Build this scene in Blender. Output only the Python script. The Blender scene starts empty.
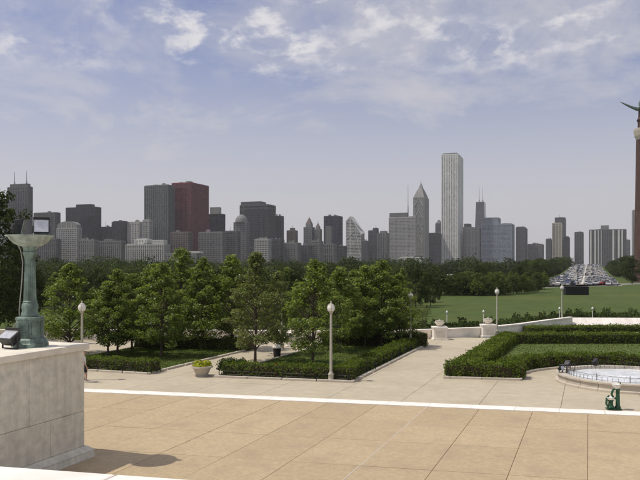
import bpy, bmesh, math, random
import numpy as np
from mathutils import Vector, Matrix

random.seed(7)
rng = np.random.default_rng(7)
R_ = math.radians
sc = bpy.context.scene
C = sc.collection

# ------------------------------------------------------------------ camera
F, HZ, EYE, HEAD = 700.0, 267.0, 6.5, R_(21)
S21, C21 = math.sin(HEAD), math.cos(HEAD)
cam = bpy.data.cameras.new('camera')
cam.sensor_width = 36
cam.lens = 36 * F / 640
cam.shift_y = (HZ - 240) / 640
cam.clip_start, cam.clip_end = 0.1, 30000
camo = bpy.data.objects.new('camera', cam)
C.objects.link(camo)
camo.location = (0, 0, EYE)
camo.rotation_euler = (R_(90), 0, HEAD)
sc.camera = camo

# ------------------------------------------------------------------ light
SUN_AZ, SUN_EL = R_(243), R_(62)
w = bpy.data.worlds.new('World'); sc.world = w; w.use_nodes = True
nt = w.node_tree; nt.nodes.clear()
def N(t, **k):
    n = nt.nodes.new(t)
    for a, b in k.items(): setattr(n, a, b)
    return n
L = lambda a, b: nt.links.new(a, b)
out = N('ShaderNodeOutputWorld'); bg = N('ShaderNodeBackground')
sky = N('ShaderNodeTexSky', sky_type='NISHITA'); sky.sun_disc = False
sky.sun_elevation = SUN_EL; sky.sun_rotation = SUN_AZ
sky.air_density = 1.0; sky.dust_density = 2.6; sky.ozone_density = 2.6; sky.altitude = 180
tc = N('ShaderNodeTexCoord'); sep = N('ShaderNodeSeparateXYZ'); L(tc.outputs['Generated'], sep.inputs[0])
def M_(op, a, b=None, clamp=False):
    n = N('ShaderNodeMath', operation=op); n.use_clamp = clamp
    for i, v in enumerate((a, b)):
        if v is None: continue
        if isinstance(v, (int, float)): n.inputs[i].default_value = v
        else: L(v, n.inputs[i])
    return n.outputs[0]
zc = M_('MAXIMUM', sep.outputs[2], 0.0)
den = M_('ADD', zc, 0.28)
cx = M_('DIVIDE', sep.outputs[0], den); cy = M_('DIVIDE', sep.outputs[1], den)
cmb = N('ShaderNodeCombineXYZ'); L(cx, cmb.inputs[0]); L(cy, cmb.inputs[1])
def noise(scale, detail, rough, off, dist=0.0):
    mp = N('ShaderNodeMapping'); mp.inputs['Location'].default_value = off
    L(cmb.outputs[0], mp.inputs[0])
    n = N('ShaderNodeTexNoise'); n.inputs['Scale'].default_value = scale
    n.inputs['Detail'].default_value = detail; n.inputs['Roughness'].default_value = rough
    n.inputs['Distortion'].default_value = dist
    L(mp.outputs[0], n.inputs['Vector']); return n.outputs['Fac']
def ramp(v, a, b):
    m = N('ShaderNodeMapRange', interpolation_type='SMOOTHSTEP'); L(v, m.inputs[0])
    m.inputs[1].default_value = a; m.inputs[2].default_value = b; return m.outputs[0]
CL_OFF = (3.1, 1.7, 0)
puff = ramp(noise(9.5, 10, 0.60, CL_OFF, 0.1), 0.46, 0.66)
mask = ramp(noise(2.3, 3, 0.5, (8.3, 2.2, 0)), 0.38, 0.56)
veil = ramp(noise(1.9, 9, 0.66, (6.9, 9.6, 0), 0.5), 0.24, 0.72)
hi = ramp(sep.outputs[2], 0.235, 0.30)
puffs = M_('MULTIPLY', M_('MULTIPLY', puff, mask), hi)
veil = M_('MULTIPLY', veil, 0.80)
hor = M_('SUBTRACT', 1.0, ramp(sep.outputs[2], 0.0, 0.40))
hor = M_('MULTIPLY', hor, 0.92)
cov = M_('MAXIMUM', veil, hor)
mix = N('ShaderNodeMix', data_type='RGBA'); L(cov, mix.inputs['Factor'])
gain = N('ShaderNodeVectorMath', operation='MULTIPLY'); L(sky.outputs[0], gain.inputs[0]); gain.inputs[1].default_value = (1.10, 1.02, 1.25)   # the camera's violet white balance
L(gain.outputs[0], mix.inputs[6]); mix.inputs[7].default_value = (6.75, 6.6, 6.75, 1)
mix2 = N('ShaderNodeMix', data_type='RGBA'); L(M_('MULTIPLY', puffs, 0.92), mix2.inputs['Factor']); L(mix.outputs[2], mix2.inputs[6]); mix2.inputs[7].default_value = (8.2, 8.0, 8.2, 1)
L(mix2.outputs[2], bg.inputs[0]); bg.inputs[1].default_value = 0.10
L(bg.outputs[0], out.inputs[0])

sl = bpy.data.lights.new('sun', 'SUN'); sl.energy = 3.4; sl.angle = R_(0.6); sl.color = (1.0, 0.93, 0.82)
so = bpy.data.objects.new('sun', sl); C.objects.link(so)
sd = Vector((math.sin(SUN_AZ) * math.cos(SUN_EL), math.cos(SUN_AZ) * math.cos(SUN_EL), math.sin(SUN_EL)))
so.rotation_euler = sd.to_track_quat('Z', 'Y').to_euler(); so.location = (-60, -20, 120)
vs = sc.view_settings
vs.view_transform = 'Standard'; vs.look = 'None'; vs.gamma = 1; vs.exposure = -0.08; vs.use_curve_mapping = False
sc.cycles.use_denoising = True
sc.cycles.max_bounces = 6; sc.cycles.diffuse_bounces = 3; sc.cycles.glossy_bounces = 2
sc.cycles.transmission_bounces = 3; sc.cycles.volume_bounces = 0; sc.cycles.transparent_max_bounces = 4
sc.cycles.caustics_reflective = False; sc.cycles.caustics_refractive = False

# ------------------------------------------------------------------ helpers
FW = Vector((-S21, C21, 0)); RT = Vector((C21, S21, 0))
def D(px, d, z=0.0):                       # pixel column and forward distance -> world point
    v = FW * d + RT * ((px - 320) / F * d); return Vector((v.x, v.y, z))
def P(px, py, z=0.0):                      # pixel on the level z -> world point
    return D(px, (EYE - z) * F / (py - HZ), z)
def zat(py, d): return EYE - (py - HZ) * d / F

class MB:
    def __init__(s): s.v = []; s.f = []; s.m = []; s.cur = 0
    def add(s, vs_, fs):
        o = len(s.v); s.v += [tuple(q) for q in vs_]
        for f in fs: s.f.append(tuple(i + o for i in f)); s.m.append(s.cur)
        return s
    def box(s, x0, x1, y0, y1, z0, z1, rot=None, cen=None):
        vv = [(x, y, z) for z in (z0, z1) for y in (y0, y1) for x in (x0, x1)]
        if rot is not None:
            m = rot if isinstance(rot, Matrix) else Matrix.Rotation(rot, 3, 'Z')
            c = Vector(cen or (0, 0, 0)); vv = [m @ Vector(q) + c for q in vv]
        return s.add(vv, [(0, 2, 3, 1), (4, 5, 7, 6), (0, 1, 5, 4), (2, 6, 7, 3), (0, 4, 6, 2), (1, 3, 7, 5)])
    def frustum(s, a, b):                  # two rings (lists of points) of equal count, capped
        n = len(a); fs = [(i, (i + 1) % n, n + (i + 1) % n, n + i) for i in range(n)]
        return s.add(list(a) + list(b), fs + [tuple(range(n - 1, -1, -1)), tuple(range(n, 2 * n))])
    def prism(s, poly, z0, z1):
        return s.frustum([(p[0], p[1], z0) for p in poly], [(p[0], p[1], z1) for p in poly])
    def lathe(s, prof, n=16, c=(0, 0, 0), cap=True, a0=0, sx=1, sy=1):
        vv = []; fs = []
        for r, z in prof:
            for i in range(n):
                t = a0 + 2 * math.pi * i / n; vv.append((c[0] + sx * r * math.cos(t), c[1] + sy * r * math.sin(t), c[2] + z))
        for k in range(len(prof) - 1):
            for i in range(n):
                j = (i + 1) % n; fs.append((k * n + i, k * n + j, (k + 1) * n + j, (k + 1) * n + i))
        if cap: fs += [tuple(range(n - 1, -1, -1)), tuple((len(prof) - 1) * n + i for i in range(n))]
        return s.add(vv, fs)
    def tube(s, pts, rad, n=6, cap=True):
        pts = [Vector(p) for p in pts]
        if not isinstance(rad, (list, tuple)): rad = [rad] * len(pts)
        rings = []
        for i, p in enumerate(pts):
            t = (pts[min(i + 1, len(pts) - 1)] - pts[max(i - 1, 0)]).normalized()
            u = t.cross(Vector((0.31, 0.93, 0.2))); 
            if u.length < 1e-3: u = t.cross(Vector((1, 0, 0)))
            u.normalize(); q = t.cross(u)
            rings.append([p + (u * math.cos(2 * math.pi * k / n) + q * math.sin(2 * math.pi * k / n)) * rad[i] for k in range(n)])
        vv = [x for r in rings for x in r]; fs = []
        for k in range(len(pts) - 1):
            for i in range(n):
                j = (i + 1) % n; fs.append((k * n + i, k * n + j, (k + 1) * n + j, (k + 1) * n + i))
        if cap: fs += [tuple(range(n - 1, -1, -1)), tuple((len(pts) - 1) * n + i for i in range(n))]
        return s.add(vv, fs)
    def mesh(s, name, mats, smooth=False):
        me = bpy.data.meshes.new(name); me.from_pydata(s.v, [], s.f)
        for m in (mats if isinstance(mats, (list, tuple)) else [mats]): me.materials.append(m)
        me.polygons.foreach_set('material_index', s.m)
        if smooth: me.polygons.foreach_set('use_smooth', [True] * len(s.f))
        bm = bmesh.new(); bm.from_mesh(me); bmesh.ops.recalc_face_normals(bm, faces=bm.faces); bm.to_mesh(me); bm.free()
        if smooth and hasattr(me, 'set_sharp_from_angle'): me.set_sharp_from_angle(angle=R_(40))
        return me
    def build(s, name, mats, parent=None, loc=None, smooth=False, bevel=0, **tags):
        o = link(name, s.mesh(name, mats, smooth), parent, loc)
        if bevel:
            b = o.modifiers.new('bevel', 'BEVEL'); b.width = bevel; b.segments = 2; b.limit_method = 'ANGLE'
        tag(o, **tags); return o
def link(name, data, parent=None, loc=None):
    o = bpy.data.objects.new(name, data); C.objects.link(o)
    if parent: o.parent = parent
    if loc is not None: o.location = loc
    return o
def tag(o, label=None, cat=None, group=None, kind=None):
    if label: o['label'] = label
    if cat: o['category'] = cat
    if group: o['group'] = group
    if kind: o['kind'] = kind
    return o
def thing(name, label, cat, loc=(0, 0, 0), rz=0, group=None):
    o = link(name, None, None, loc); o.rotation_euler = (0, 0, rz); return tag(o, label, cat, group)
def copy_tree(o, loc, rz=None, scale=None, label=None, group=None, parent=None):
    c = o.copy(); C.objects.link(c)
    if parent is not None: c.parent = parent
    else:
        c.location = loc
        if rz is not None: c.rotation_euler = (0, 0, rz)
        if scale is not None: c.scale = scale
        if label: c['label'] = label
        if group: c['group'] = group
    for ch in list(o.children): copy_tree(ch, None, parent=c)
    return c
def quads(name, cen, nrm, size, mat, parent=None, aspect=0.6, **tags):   # many leaf-sized faces from numpy arrays
    n = len(cen); nrm = nrm / (np.linalg.norm(nrm, axis=1, keepdims=True) + 1e-9)
    r = rng.normal(size=(n, 3)); u = np.cross(nrm, r); u /= np.linalg.norm(u, axis=1, keepdims=True) + 1e-9
    v = np.cross(nrm, u); s = np.asarray(size).reshape(-1, 1) * np.ones((n, 1)) * 0.5
    bend = nrm * s * 0.35
    V = np.stack([cen - u * s - bend * .4, cen - v * s * aspect + bend, cen + u * s - bend * .4, cen + v * s * aspect + bend], 1).reshape(-1, 3)
    me = bpy.data.meshes.new(name)
    me.vertices.add(4 * n); me.loops.add(4 * n); me.polygons.add(n)
    me.vertices.foreach_set('co', V.ravel()); me.loops.foreach_set('vertex_index', np.arange(4 * n))
    me.polygons.foreach_set('loop_start', np.arange(0, 4 * n, 4)); me.update(calc_edges=True)
    me.materials.append(mat)
    if parent == 'mesh': return me
    o = link(name, me, parent); return tag(o, **tags)

# ------------------------------------------------------------------ materials
def mat(name, col, rough=0.7, metal=0.0, var=0.12, scale=3.0, bump=0.0, bscale=40.0, streak=0.0, island=0.0, objrand=0.0, spec=0.4, stain=None, coord='Object'):
    m = bpy.data.materials.new(name); m.use_nodes = True; t = m.node_tree; b = t.nodes['Principled BSDF']
    b.inputs['Roughness'].default_value = rough; b.inputs['Metallic'].default_value = metal
    b.inputs['Specular IOR Level'].default_value = spec
    nn = t.nodes.new; lk = t.links.new
    co = nn('ShaderNodeTexCoord'); vec = nn('ShaderNodeNewGeometry').outputs['Position'] if coord == 'World' else co.outputs[coord]
    nz = nn('ShaderNodeTexNoise'); nz.inputs['Scale'].default_value = scale; nz.inputs['Detail'].default_value = 8; nz.inputs['Roughness'].default_value = 0.65
    lk(vec, nz.inputs['Vector'])
    mr = nn('ShaderNodeMapRange'); mr.inputs[1].default_value = 0.3; mr.inputs[2].default_value = 0.7
    mr.inputs[3].default_value = 1 - var; mr.inputs[4].default_value = 1 + var; lk(nz.outputs['Fac'], mr.inputs[0])
    val = mr.outputs[0]
    def mul(a, src, lo, hi, i0=0.0, i1=1.0):
        q = nn('ShaderNodeMapRange'); q.inputs[1].default_value = i0; q.inputs[2].default_value = i1
        q.inputs[3].default_value = lo; q.inputs[4].default_value = hi; lk(src, q.inputs[0])
        p = nn('ShaderNodeMath'); p.operation = 'MULTIPLY'; lk(a, p.inputs[0]); lk(q.outputs[0], p.inputs[1]); return p.outputs[0]
    if streak:
        mp = nn('ShaderNodeMapping'); mp.inputs['Scale'].default_value = (2.2, 2.2, 0.16); lk(co.outputs['Object'], mp.inputs[0])
        n2 = nn('ShaderNodeTexNoise'); n2.inputs['Scale'].default_value = 1.6; n2.inputs['Detail'].default_value = 7; lk(mp.outputs[0], n2.inputs['Vector'])
        val = mul(val, n2.outputs['Fac'], 1 + streak * .5, 1 - streak, 0.42, 0.68)
    if island:
        g = nn('ShaderNodeNewGeometry'); val = mul(val, g.outputs['Random Per Island'], 1 - island, 1 + island)
    if objrand:
        oi = nn('ShaderNodeObjectInfo'); val = mul(val, oi.outputs['Random'], 1 - objrand, 1 + objrand)
    mx = nn('ShaderNodeVectorMath'); mx.operation = 'SCALE'; mx.inputs[0].default_value = col[:3]; lk(val, mx.inputs['Scale'])
    fin = mx.outputs[0]
    if stain:
        n3 = nn('ShaderNodeTexNoise'); n3.inputs['Scale'].default_value = stain[1]; n3.inputs['Detail'].default_value = 9; lk(vec, n3.inputs['Vector'])
        q = nn('ShaderNodeMapRange'); q.inputs[1].default_value = 0.5; q.inputs[2].default_value = 0.72; q.inputs[4].default_value = stain[2]; lk(n3.outputs['Fac'], q.inputs[0])
        x = nn('ShaderNodeMix'); x.data_type = 'RGBA'; lk(q.outputs[0], x.inputs['Factor']); lk(fin, x.inputs[6]); x.inputs[7].default_value = (*stain[0], 1); fin = x.outputs[2]
    lk(fin, b.inputs['Base Color'])
    if bump:
        n4 = nn('ShaderNodeTexNoise'); n4.inputs['Scale'].default_value = bscale; n4.inputs['Detail'].default_value = 6; lk(vec, n4.inputs['Vector'])
        bp = nn('ShaderNodeBump'); bp.inputs['Strength'].default_value = bump; bp.inputs['Distance'].default_value = 0.02; lk(n4.outputs['Fac'], bp.inputs['Height']); lk(bp.outputs[0], b.inputs['Normal'])
    return m
def leafmat(name, col, col2, trans=0.35, objr=0.12, nscale=0.8, pvar=0.2, gloss=(0.6, 0.2)):
    m = bpy.data.materials.new(name); m.use_nodes = True; t = m.node_tree; t.nodes.clear(); nn = t.nodes.new; lk = t.links.new
    o = nn('ShaderNodeOutputMaterial'); g = nn('ShaderNodeNewGeometry'); oi = nn('ShaderNodeObjectInfo')
    mx = nn('ShaderNodeMix'); mx.data_type = 'RGBA'; lk(g.outputs['Random Per Island'], mx.inputs['Factor'])
    mx.inputs[6].default_value = (*col, 1); mx.inputs[7].default_value = (*col2, 1)
    q = nn('ShaderNodeMapRange'); q.inputs[3].default_value = 1 - objr; q.inputs[4].default_value = 1 + objr; lk(oi.outputs['Random'], q.inputs[0])
    pn = nn('ShaderNodeTexNoise'); pn.inputs['Scale'].default_value = nscale; pn.inputs['Detail'].default_value = 3; lk(g.outputs['Position'], pn.inputs['Vector'])
    q2 = nn('ShaderNodeMapRange'); q2.inputs[1].default_value = .34; q2.inputs[2].default_value = .66; q2.inputs[3].default_value = 1 - pvar; q2.inputs[4].default_value = 1 + pvar; lk(pn.outputs['Fac'], q2.inputs[0])
    q3 = nn('ShaderNodeMath'); q3.operation = 'MULTIPLY'; lk(q.outputs[0], q3.inputs[0]); lk(q2.outputs[0], q3.inputs[1]); q = q3
    sc_ = nn('ShaderNodeVectorMath'); sc_.operation = 'SCALE'; lk(mx.outputs[2], sc_.inputs[0]); lk(q.outputs[0], sc_.inputs['Scale'])
    d = nn('ShaderNodeBsdfPrincipled'); d.inputs['Roughness'].default_value = gloss[0]; d.inputs['Specular IOR Level'].default_value = gloss[1]; lk(sc_.outputs[0], d.inputs['Base Color'])
    tr = nn('ShaderNodeBsdfTranslucent'); yl = nn('ShaderNodeVectorMath'); yl.operation = 'MULTIPLY'; yl.inputs[1].default_value = (1.25, 1.3, 0.7); lk(sc_.outputs[0], yl.inputs[0]); lk(yl.outputs[0], tr.inputs[0])
    ms = nn('ShaderNodeMixShader'); ms.inputs[0].default_value = trans; lk(d.outputs[0], ms.inputs[1]); lk(tr.outputs[0], ms.inputs[2]); lk(ms.outputs[0], o.inputs[0])
    return m
def glassmat(name, col, cell=(3.2, 3.2, 3.9), var=0.75, rough=0.16):
    m = bpy.data.materials.new(name); m.use_nodes = True; t = m.node_tree; b = t.nodes['Principled BSDF']; nn = t.nodes.new; lk = t.links.new
    co = nn('ShaderNodeTexCoord'); sn = nn('ShaderNodeVectorMath'); sn.operation = 'SNAP'; sn.inputs[1].default_value = cell; lk(co.outputs['Object'], sn.inputs[0])
    wn = nn('ShaderNodeTexWhiteNoise'); lk(sn.outputs[0], wn.inputs['Vector'])
    pw = nn('ShaderNodeMath'); pw.operation = 'POWER'; lk(wn.outputs['Value'], pw.inputs[0]); pw.inputs[1].default_value = 2.5
    q = nn('ShaderNodeMapRange'); q.inputs[3].default_value = 1 - var; q.inputs[4].default_value = 1 + var * 1.6; lk(pw.outputs[0], q.inputs[0])
    s_ = nn('ShaderNodeVectorMath'); s_.operation = 'SCALE'; s_.inputs[0].default_value = col; lk(q.outputs[0], s_.inputs['Scale']); lk(s_.outputs[0], b.inputs['Base Color'])
    b.inputs['Roughness'].default_value = rough; b.inputs['Specular IOR Level'].default_value = 0.5
    return m
MT = dict(
    terrace=mat('terrace_stone', (0.425, 0.334, 0.206), 0.85, var=0.14, scale=7.0, bump=0.35, bscale=30, objrand=0.06, stain=((0.34, 0.26, 0.175), 0.8, 0.6), coord='World'),
    terrace_bed=mat('terrace_joint', (0.40, 0.31, 0.215), 0.95),
    concrete=mat('walk_concrete', (0.455, 0.40, 0.295), 0.9, var=0.10, scale=1.8, bump=0.25, bscale=30, objrand=0.025, stain=((0.36, 0.31, 0.225), 0.3, 0.6), coord='World'),
    joint=mat('walk_joint', (0.33, 0.285, 0.21), 0.95),
    white=mat('white_stone', (0.84, 0.79, 0.72), 0.75, var=0.07, scale=2.0, bump=0.15, objrand=0.04, stain=((0.55, 0.50, 0.42), 1.3, 0.5)),
    marble=mat('weathered_marble', (0.63, 0.60, 0.50), 0.8, var=0.15, scale=3.4, bump=0.35, bscale=25, streak=0.10, objrand=0.03, stain=((0.45, 0.445, 0.37), 2.6, 0.7)),
    copingm=mat('marble_coping', (0.74, 0.69, 0.58), 0.8, var=0.10, scale=1.6, bump=0.25, objrand=0.04, stain=((0.45, 0.42, 0.34), 1.2, 0.5)),
    mortar=mat('mortar', (0.30, 0.27, 0.215), 0.95),
    kerb=mat('kerb_stone', (0.50, 0.45, 0.37), 0.85, var=0.12, scale=2.5, bump=0.2, objrand=0.05),
    verd=mat('verdigris_bronze', (0.17, 0.235, 0.20), 0.55, metal=0.25, var=0.3, scale=5, streak=0.4, bump=0.3, bscale=30, stain=((0.055, 0.075, 0.055), 3.0, 0.75)),
    dish=mat('pale_bronze_dish', (0.31, 0.37, 0.33), 0.6, var=0.2, scale=4, streak=0.3, stain=((0.12, 0.13, 0.10), 3.0, 0.6)),
    black=mat('black_housing', (0.022, 0.022, 0.024), 0.45, var=0.3, scale=8),
    steel=mat('lamp_face', (0.62, 0.63, 0.64), 0.25, metal=0.6, var=0.2, scale=6),
    cable=mat('grey_cable', (0.32, 0.31, 0.28), 0.6),
    lampst=mat('lamp_stone', (0.42, 0.40, 0.33), 0.8, var=0.1, scale=6, bump=0.2),
    globe=mat('frosted_globe', (0.72, 0.72, 0.66), 0.25, var=0.05),
    iron=mat('black_iron', (0.025, 0.025, 0.024), 0.5, metal=0.3, var=0.25),
    bark=mat('bark', (0.085, 0.065, 0.05), 0.95, var=0.35, scale=9, bump=0.6, bscale=30),
    soil=mat('soil', (0.05, 0.038, 0.025), 1.0, var=0.3),
    lawn=mat('lawn_turf', (0.095, 0.135, 0.030), 0.95, var=0.30, scale=0.8, bump=0.6, bscale=50, stain=((0.13, 0.15, 0.045), 0.35, 0.5)),
    ground=mat('park_ground', (0.050, 0.080, 0.007), 1.0, var=0.30, scale=0.35, bump=0.5, bscale=6, stain=((0.082, 0.098, 0.014), 0.045, 0.9)),
    asphalt=mat('asphalt', (0.23, 0.22, 0.195), 0.9, var=0.15, scale=0.5),
    paint=mat('road_paint', (0.75, 0.74, 0.70), 0.8),
    green=mat('green_iron', (0.018, 0.075, 0.035), 0.4, metal=0.1, var=0.3, scale=9),
    column=mat('red_granite', (0.085, 0.048, 0.038), 0.7, var=0.2, scale=0.4, streak=0.3),
    skin=mat('skin', (0.42, 0.25, 0.18), 0.6, var=0.06), shirt=mat('white_cotton', (0.72, 0.70, 0.70), 0.9, var=0.05), shorts=mat('black_cotton', (0.03, 0.03, 0.04), 0.9), hair=mat('dark_hair', (0.03, 0.02, 0.015), 0.6),
    tyre=mat('tyre_rubber', (0.02, 0.02, 0.02), 0.9), carglass=mat('car_glass', (0.02, 0.025, 0.03), 0.08, spec=0.8),
)
LF = dict(
    young=leafmat('ash_leaves', (0.062, 0.104, 0.018), (0.265, 0.320, 0.072), 0.5, gloss=(0.42, 0.45)),
    pale=leafmat('silvery_leaves', (0.095, 0.125, 0.038), (0.280, 0.310, 0.115), 0.5, gloss=(0.42, 0.45)),
    dark=leafmat('dark_leaves', (0.020, 0.036, 0.009), (0.060, 0.085, 0.022), 0.3),
    far=leafmat('far_leaves', (0.032, 0.054, 0.014), (0.085, 0.112, 0.032), 0.35, 0.35, 0.06, 0.4),
    hedge=leafmat('hedge_leaves', (0.044, 0.080, 0.010), (0.165, 0.212, 0.034), 0.45, 0.1, 1.6, 0.3),
    grass=leafmat('grass_blades', (0.095, 0.138, 0.026), (0.135, 0.172, 0.040), 0.45, 0.12, 0.9, 0.25),
    flower=leafmat('yellow_green_blooms', (0.30, 0.36, 0.03), (0.62, 0.60, 0.05), 0.3),
    red=leafmat('red_blooms', (0.22, 0.03, 0.02), (0.35, 0.09, 0.04), 0.2),
)

# ------------------------------------------------------------------ ground
g = MB().add([(-7000, -1500, 0), (7000, -1500, 0), (7000, 9000, 0), (-7000, 9000, 0)], [(0, 1, 2, 3)])
g.build('ground', MT['ground'], kind='structure')

# paved court: basis along the white border line (e1) and north (e2)
K0 = Vector((-24.9, 29.6)); KS = 0.148
e1 = Vector((1, KS)); 
def court(u, v, z=0.0): return Vector((u, K0.y + KS * (u - K0.x) + v, z))   # u = world X, v = metres north of the border
def sheet(name, u0, u1, v0, v1, z, m):
    a = [court(u0, v0, z), court(u1, v0, z), court(u1, v1, z), court(u0, v1, z)]
    return MB().add(a, [(0, 1, 2, 3)]).build(name, m, kind='structure')
terr = sheet('terrace', -70, 40, -22, -0.41, 0.02, MT['terrace_bed'])
walk = sheet('walkway', -75, 40, 0.44, 31.5, 0.016, MT['joint'])
def slab_mesh(name, du, dv, z0, z1, m, gap):
    b = MB(); h = gap / 2
    lo = [(h, h + KS * h), (du - h, h + KS * (du - h)), (du - h, dv - h + KS * (du - h)), (h, dv - h + KS * h)]
    i = 0.006
    up = [(h + i, h + i + KS * h), (du - h - i, h + i + KS * (du - h)), (du - h - i, dv - h - i + KS * (du - h)), (h + i, dv - h - i + KS * h)]
    b.frustum([(x, y, z0) for x, y in lo], [(x, y, z1) for x, y in up]); return b.mesh(name, m)
sm = slab_mesh('paving_slab', 2.3, 3.4, 0.022, 0.062, MT['terrace'], 0.009)
for i in range(-22, 20):
    for j in range(6):
        u = -6.93 + 2.3 * i; v = -0.425 - 3.4 * (j + 1)
        if u > 34 or (u < -16.5 and j > 3): continue
        o = link('paving_slab', sm, terr, court(u, v)); o.location.z = random.uniform(-0.003, 0.003)
cm = slab_mesh('concrete_panel', 3.6, 3.6, 0.018, 0.05, MT['concrete'], 0.010)
for i in range(-20, 11):
    for j in range(9):
        if j > 5 and i < -9: continue
        o = link('concrete_panel', cm, walk, court(-1.2 + 3.6 * i, 0.465 + 3.6 * j)); o.location.z = random.uniform(-0.002, 0.002)
for k in range(6):
    a = court(-6.93, -0.44 - 3.4 * k); MB().prism([(a.x - .014, a.y - 3.38), (a.x + .018, a.y - 3.38), (a.x + .022, a.y), (a.x - .012, a.y)], .05, .0665).build('joint_filler', MT['kerb'], terr)
border = tag(link('border_kerb', None), kind='structure')
bm_ = slab_mesh('border_stone', 1.9, 0.88, 0.0, 0.085, MT['white'], 0.004)
for i in range(-12, 30):
    link('border_stone', bm_, border, court(-6.93 + 1.9 * i, -0.42))

# museum landing and stairs down to the terrace
land = tag(link('stair_landing', None), kind='structure')
def lrow(v): return [(u, 4.59 + KS * (u + 2.73) + v) for u in (-15.9, 14)]
for k in range(12):
    u0 = -15.9 + 2.5 * k; a = 4.59 + KS * (u0 + 2.73); b2 = 4.59 + KS * (u0 + 2.49 + 2.73)
    MB().prism([(u0, a - 7), (u0 + 2.49, b2 - 7), (u0 + 2.49, b2), (u0, a)], 4.60, 4.90).build('landing_slab', MT['white'], land, bevel=0.02)
MB().prism([(-15.9, -5), (14.1, -0.6), (14.1, 6.9), (-15.9, 2.5)], 0.0, 4.597).build('landing_core', MT['marble'], land)
for s in range(30):
    z1 = 4.9 - 0.158 * (s + 1); y0 = 0.40 * s - 0.02; 
    a, b2 = (4.59 + KS * (u + 2.73) for u in (-15.9, 14.1))
    MB().prism([(-15.9, a + y0), (14.1, b2 + y0), (14.1, b2 + y0 + 0.42), (-15.9, a + y0 + 0.42)], 0.01, z1).build('step', MT['white'], land)

# ------------------------------------------------------------------ stone cheek wall with bronze standard
WX, WY, WZ = D(84.5, 23.7).x, D(84.5, 23.7).y, 3.9
wall = thing('stair_cheek_wall', 'massive weathered marble block wall carrying the green bronze standard', 'wall', (WX, WY, 0))
MB().box(-6.3, -0.06, -15, -0.06, 0, 3.68).build('core', MT['mortar'], wall)
for z0, z1, ln, off in ((0.46, 1.622, 2.7, 1.1), (1.63, 3.69, 2.9, 0.0)):
    y = 0.0; first = True
    while y > -15:
        l = (ln - off) if first and off else ln * random.uniform(0.85, 1.15); first = False
        MB().box(-0.5, random.uniform(-.004, .004), max(y - l, -15.1) + 0.004, y - 0.004, z0, z1).build('stone_block', MT['marble'], wall, bevel=0.015); y -= l
    x = -0.51
    while x > -6.3:
        l = ln * random.uniform(0.85, 1.15)
        MB().box(max(x - l, -6.35) + 0.006, x - 0.006, -0.5, random.uniform(-.004, .004), z0, z1).build('stone_block', MT['marble'], wall, bevel=0.015); x -= l
y = 0.16
while y > -15:
    l = random.uniform(2.2, 3.0); MB().box(-3.2, 0.08, y - l + .01, y, 3.692, 3.9).build('coping_stone', MT['copingm'], wall, bevel=0.02)
    MB().box(-6.4, -3.21, y - l + .01, y, 3.692, 3.9).build('coping_stone', MT['copingm'], wall, bevel=0.02); y -= l
MB().frustum([(-6.4, -15, 0), (0.26, -15, 0), (0.26, 0.26, 0), (-6.4, 0.26, 0)], [(-6.4, -15, 0.30), (0.22, -15, 0.30), (0.22, 0.22, 0.30), (-6.4, 0.22, 0.30)]).build('plinth', MT['marble'], wall)
MB().frustum([(-6.4, -15, 0.302), (0.24, -15, 0.302), (0.24, 0.24, 0.302), (-6.4, 0.24, 0.302)], [(-6.4, -15, 0.458), (0.05, -15, 0.458), (0.05, 0.05, 0.458), (-6.4, 0.05, 0.458)]).build('plinth_moulding', MT['marble'], wall)

sp = P(30, 346.5, WZ); SD = (EYE - WZ) * F / (346.5 - HZ); U = SD / F     # one photo pixel at the standard, in metres
st = thing('bronze_standard', 'green weathered bronze lamp standard with wide pale dish on marble wall', 'lamp standard', sp, HEAD)
b = MB(); h = lambda y: (346.5 - y) * U
b.lathe([(17.5 * U * 1.0, 0), (17.5 * U, h(343)), (16.6 * U, h(342)), (15.6 * U, h(339)), (14.2 * U, h(337.5))], 8, a0=math.pi / 8); b.build('foot', MT['verd'], st)
b = MB(); b.lathe([(13.2 * U, h(337.6)), (12.9 * U, h(320)), (13.8 * U, h(319)), (13.8 * U, h(317.4)), (12.2 * U, h(316.6))], 8, a0=math.pi / 8); b.build('pedestal', MT['verd'], st)
b = MB()
for k in range(8):
    a = math.pi / 4 * k; rr = 12.35 * U
    b.box(-0.011, 0.011, -3.4 * U, 3.4 * U, h(334), h(322), rot=a, cen=(rr * math.cos(a), rr * math.sin(a), 0))
b.build('pedestal_panel', MT['verd'], st)
b = MB(); b.lathe([(8.6 * U, h(316.7)), (8.6 * U, h(314)), (7.4 * U, h(311)), (8.0 * U, h(307)), (7.6 * U, h(304)), (6.4 * U, h(302.5)), (6.9 * U, h(301.5)), (6.0 * U, h(300.5))], 20); b.build('collar', MT['verd'], st, smooth=True)
n = 32; rings = []
for yy, r in ((300.6, 6.1), (285, 5.7), (270, 5.2), (259, 5.0)):
    rings.append([((r - (0.55 if i % 2 else 0)) * U * math.cos(2 * math.pi * i / n), (r - (0.55 if i % 2 else 0)) * U * math.sin(2 * math.pi * i / n), h(yy)) for i in range(n)])
b = MB()
for q in range(3): b.frustum(rings[q], rings[q + 1])
b.build('fluted_shaft', MT['verd'], st)
b = MB(); b.lathe([(5.1 * U, h(259.1)), (5.6 * U, h(257)), (6.8 * U, h(253.5)), (7.0 * U, h(252)), (6.0 * U, h(251.5)), (6.4 * U, h(249)), (7.4 * U, h(246.5)), (9.0 * U, h(245.2))], 20); b.build('capital', MT['verd'], st, smooth=True)
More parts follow.
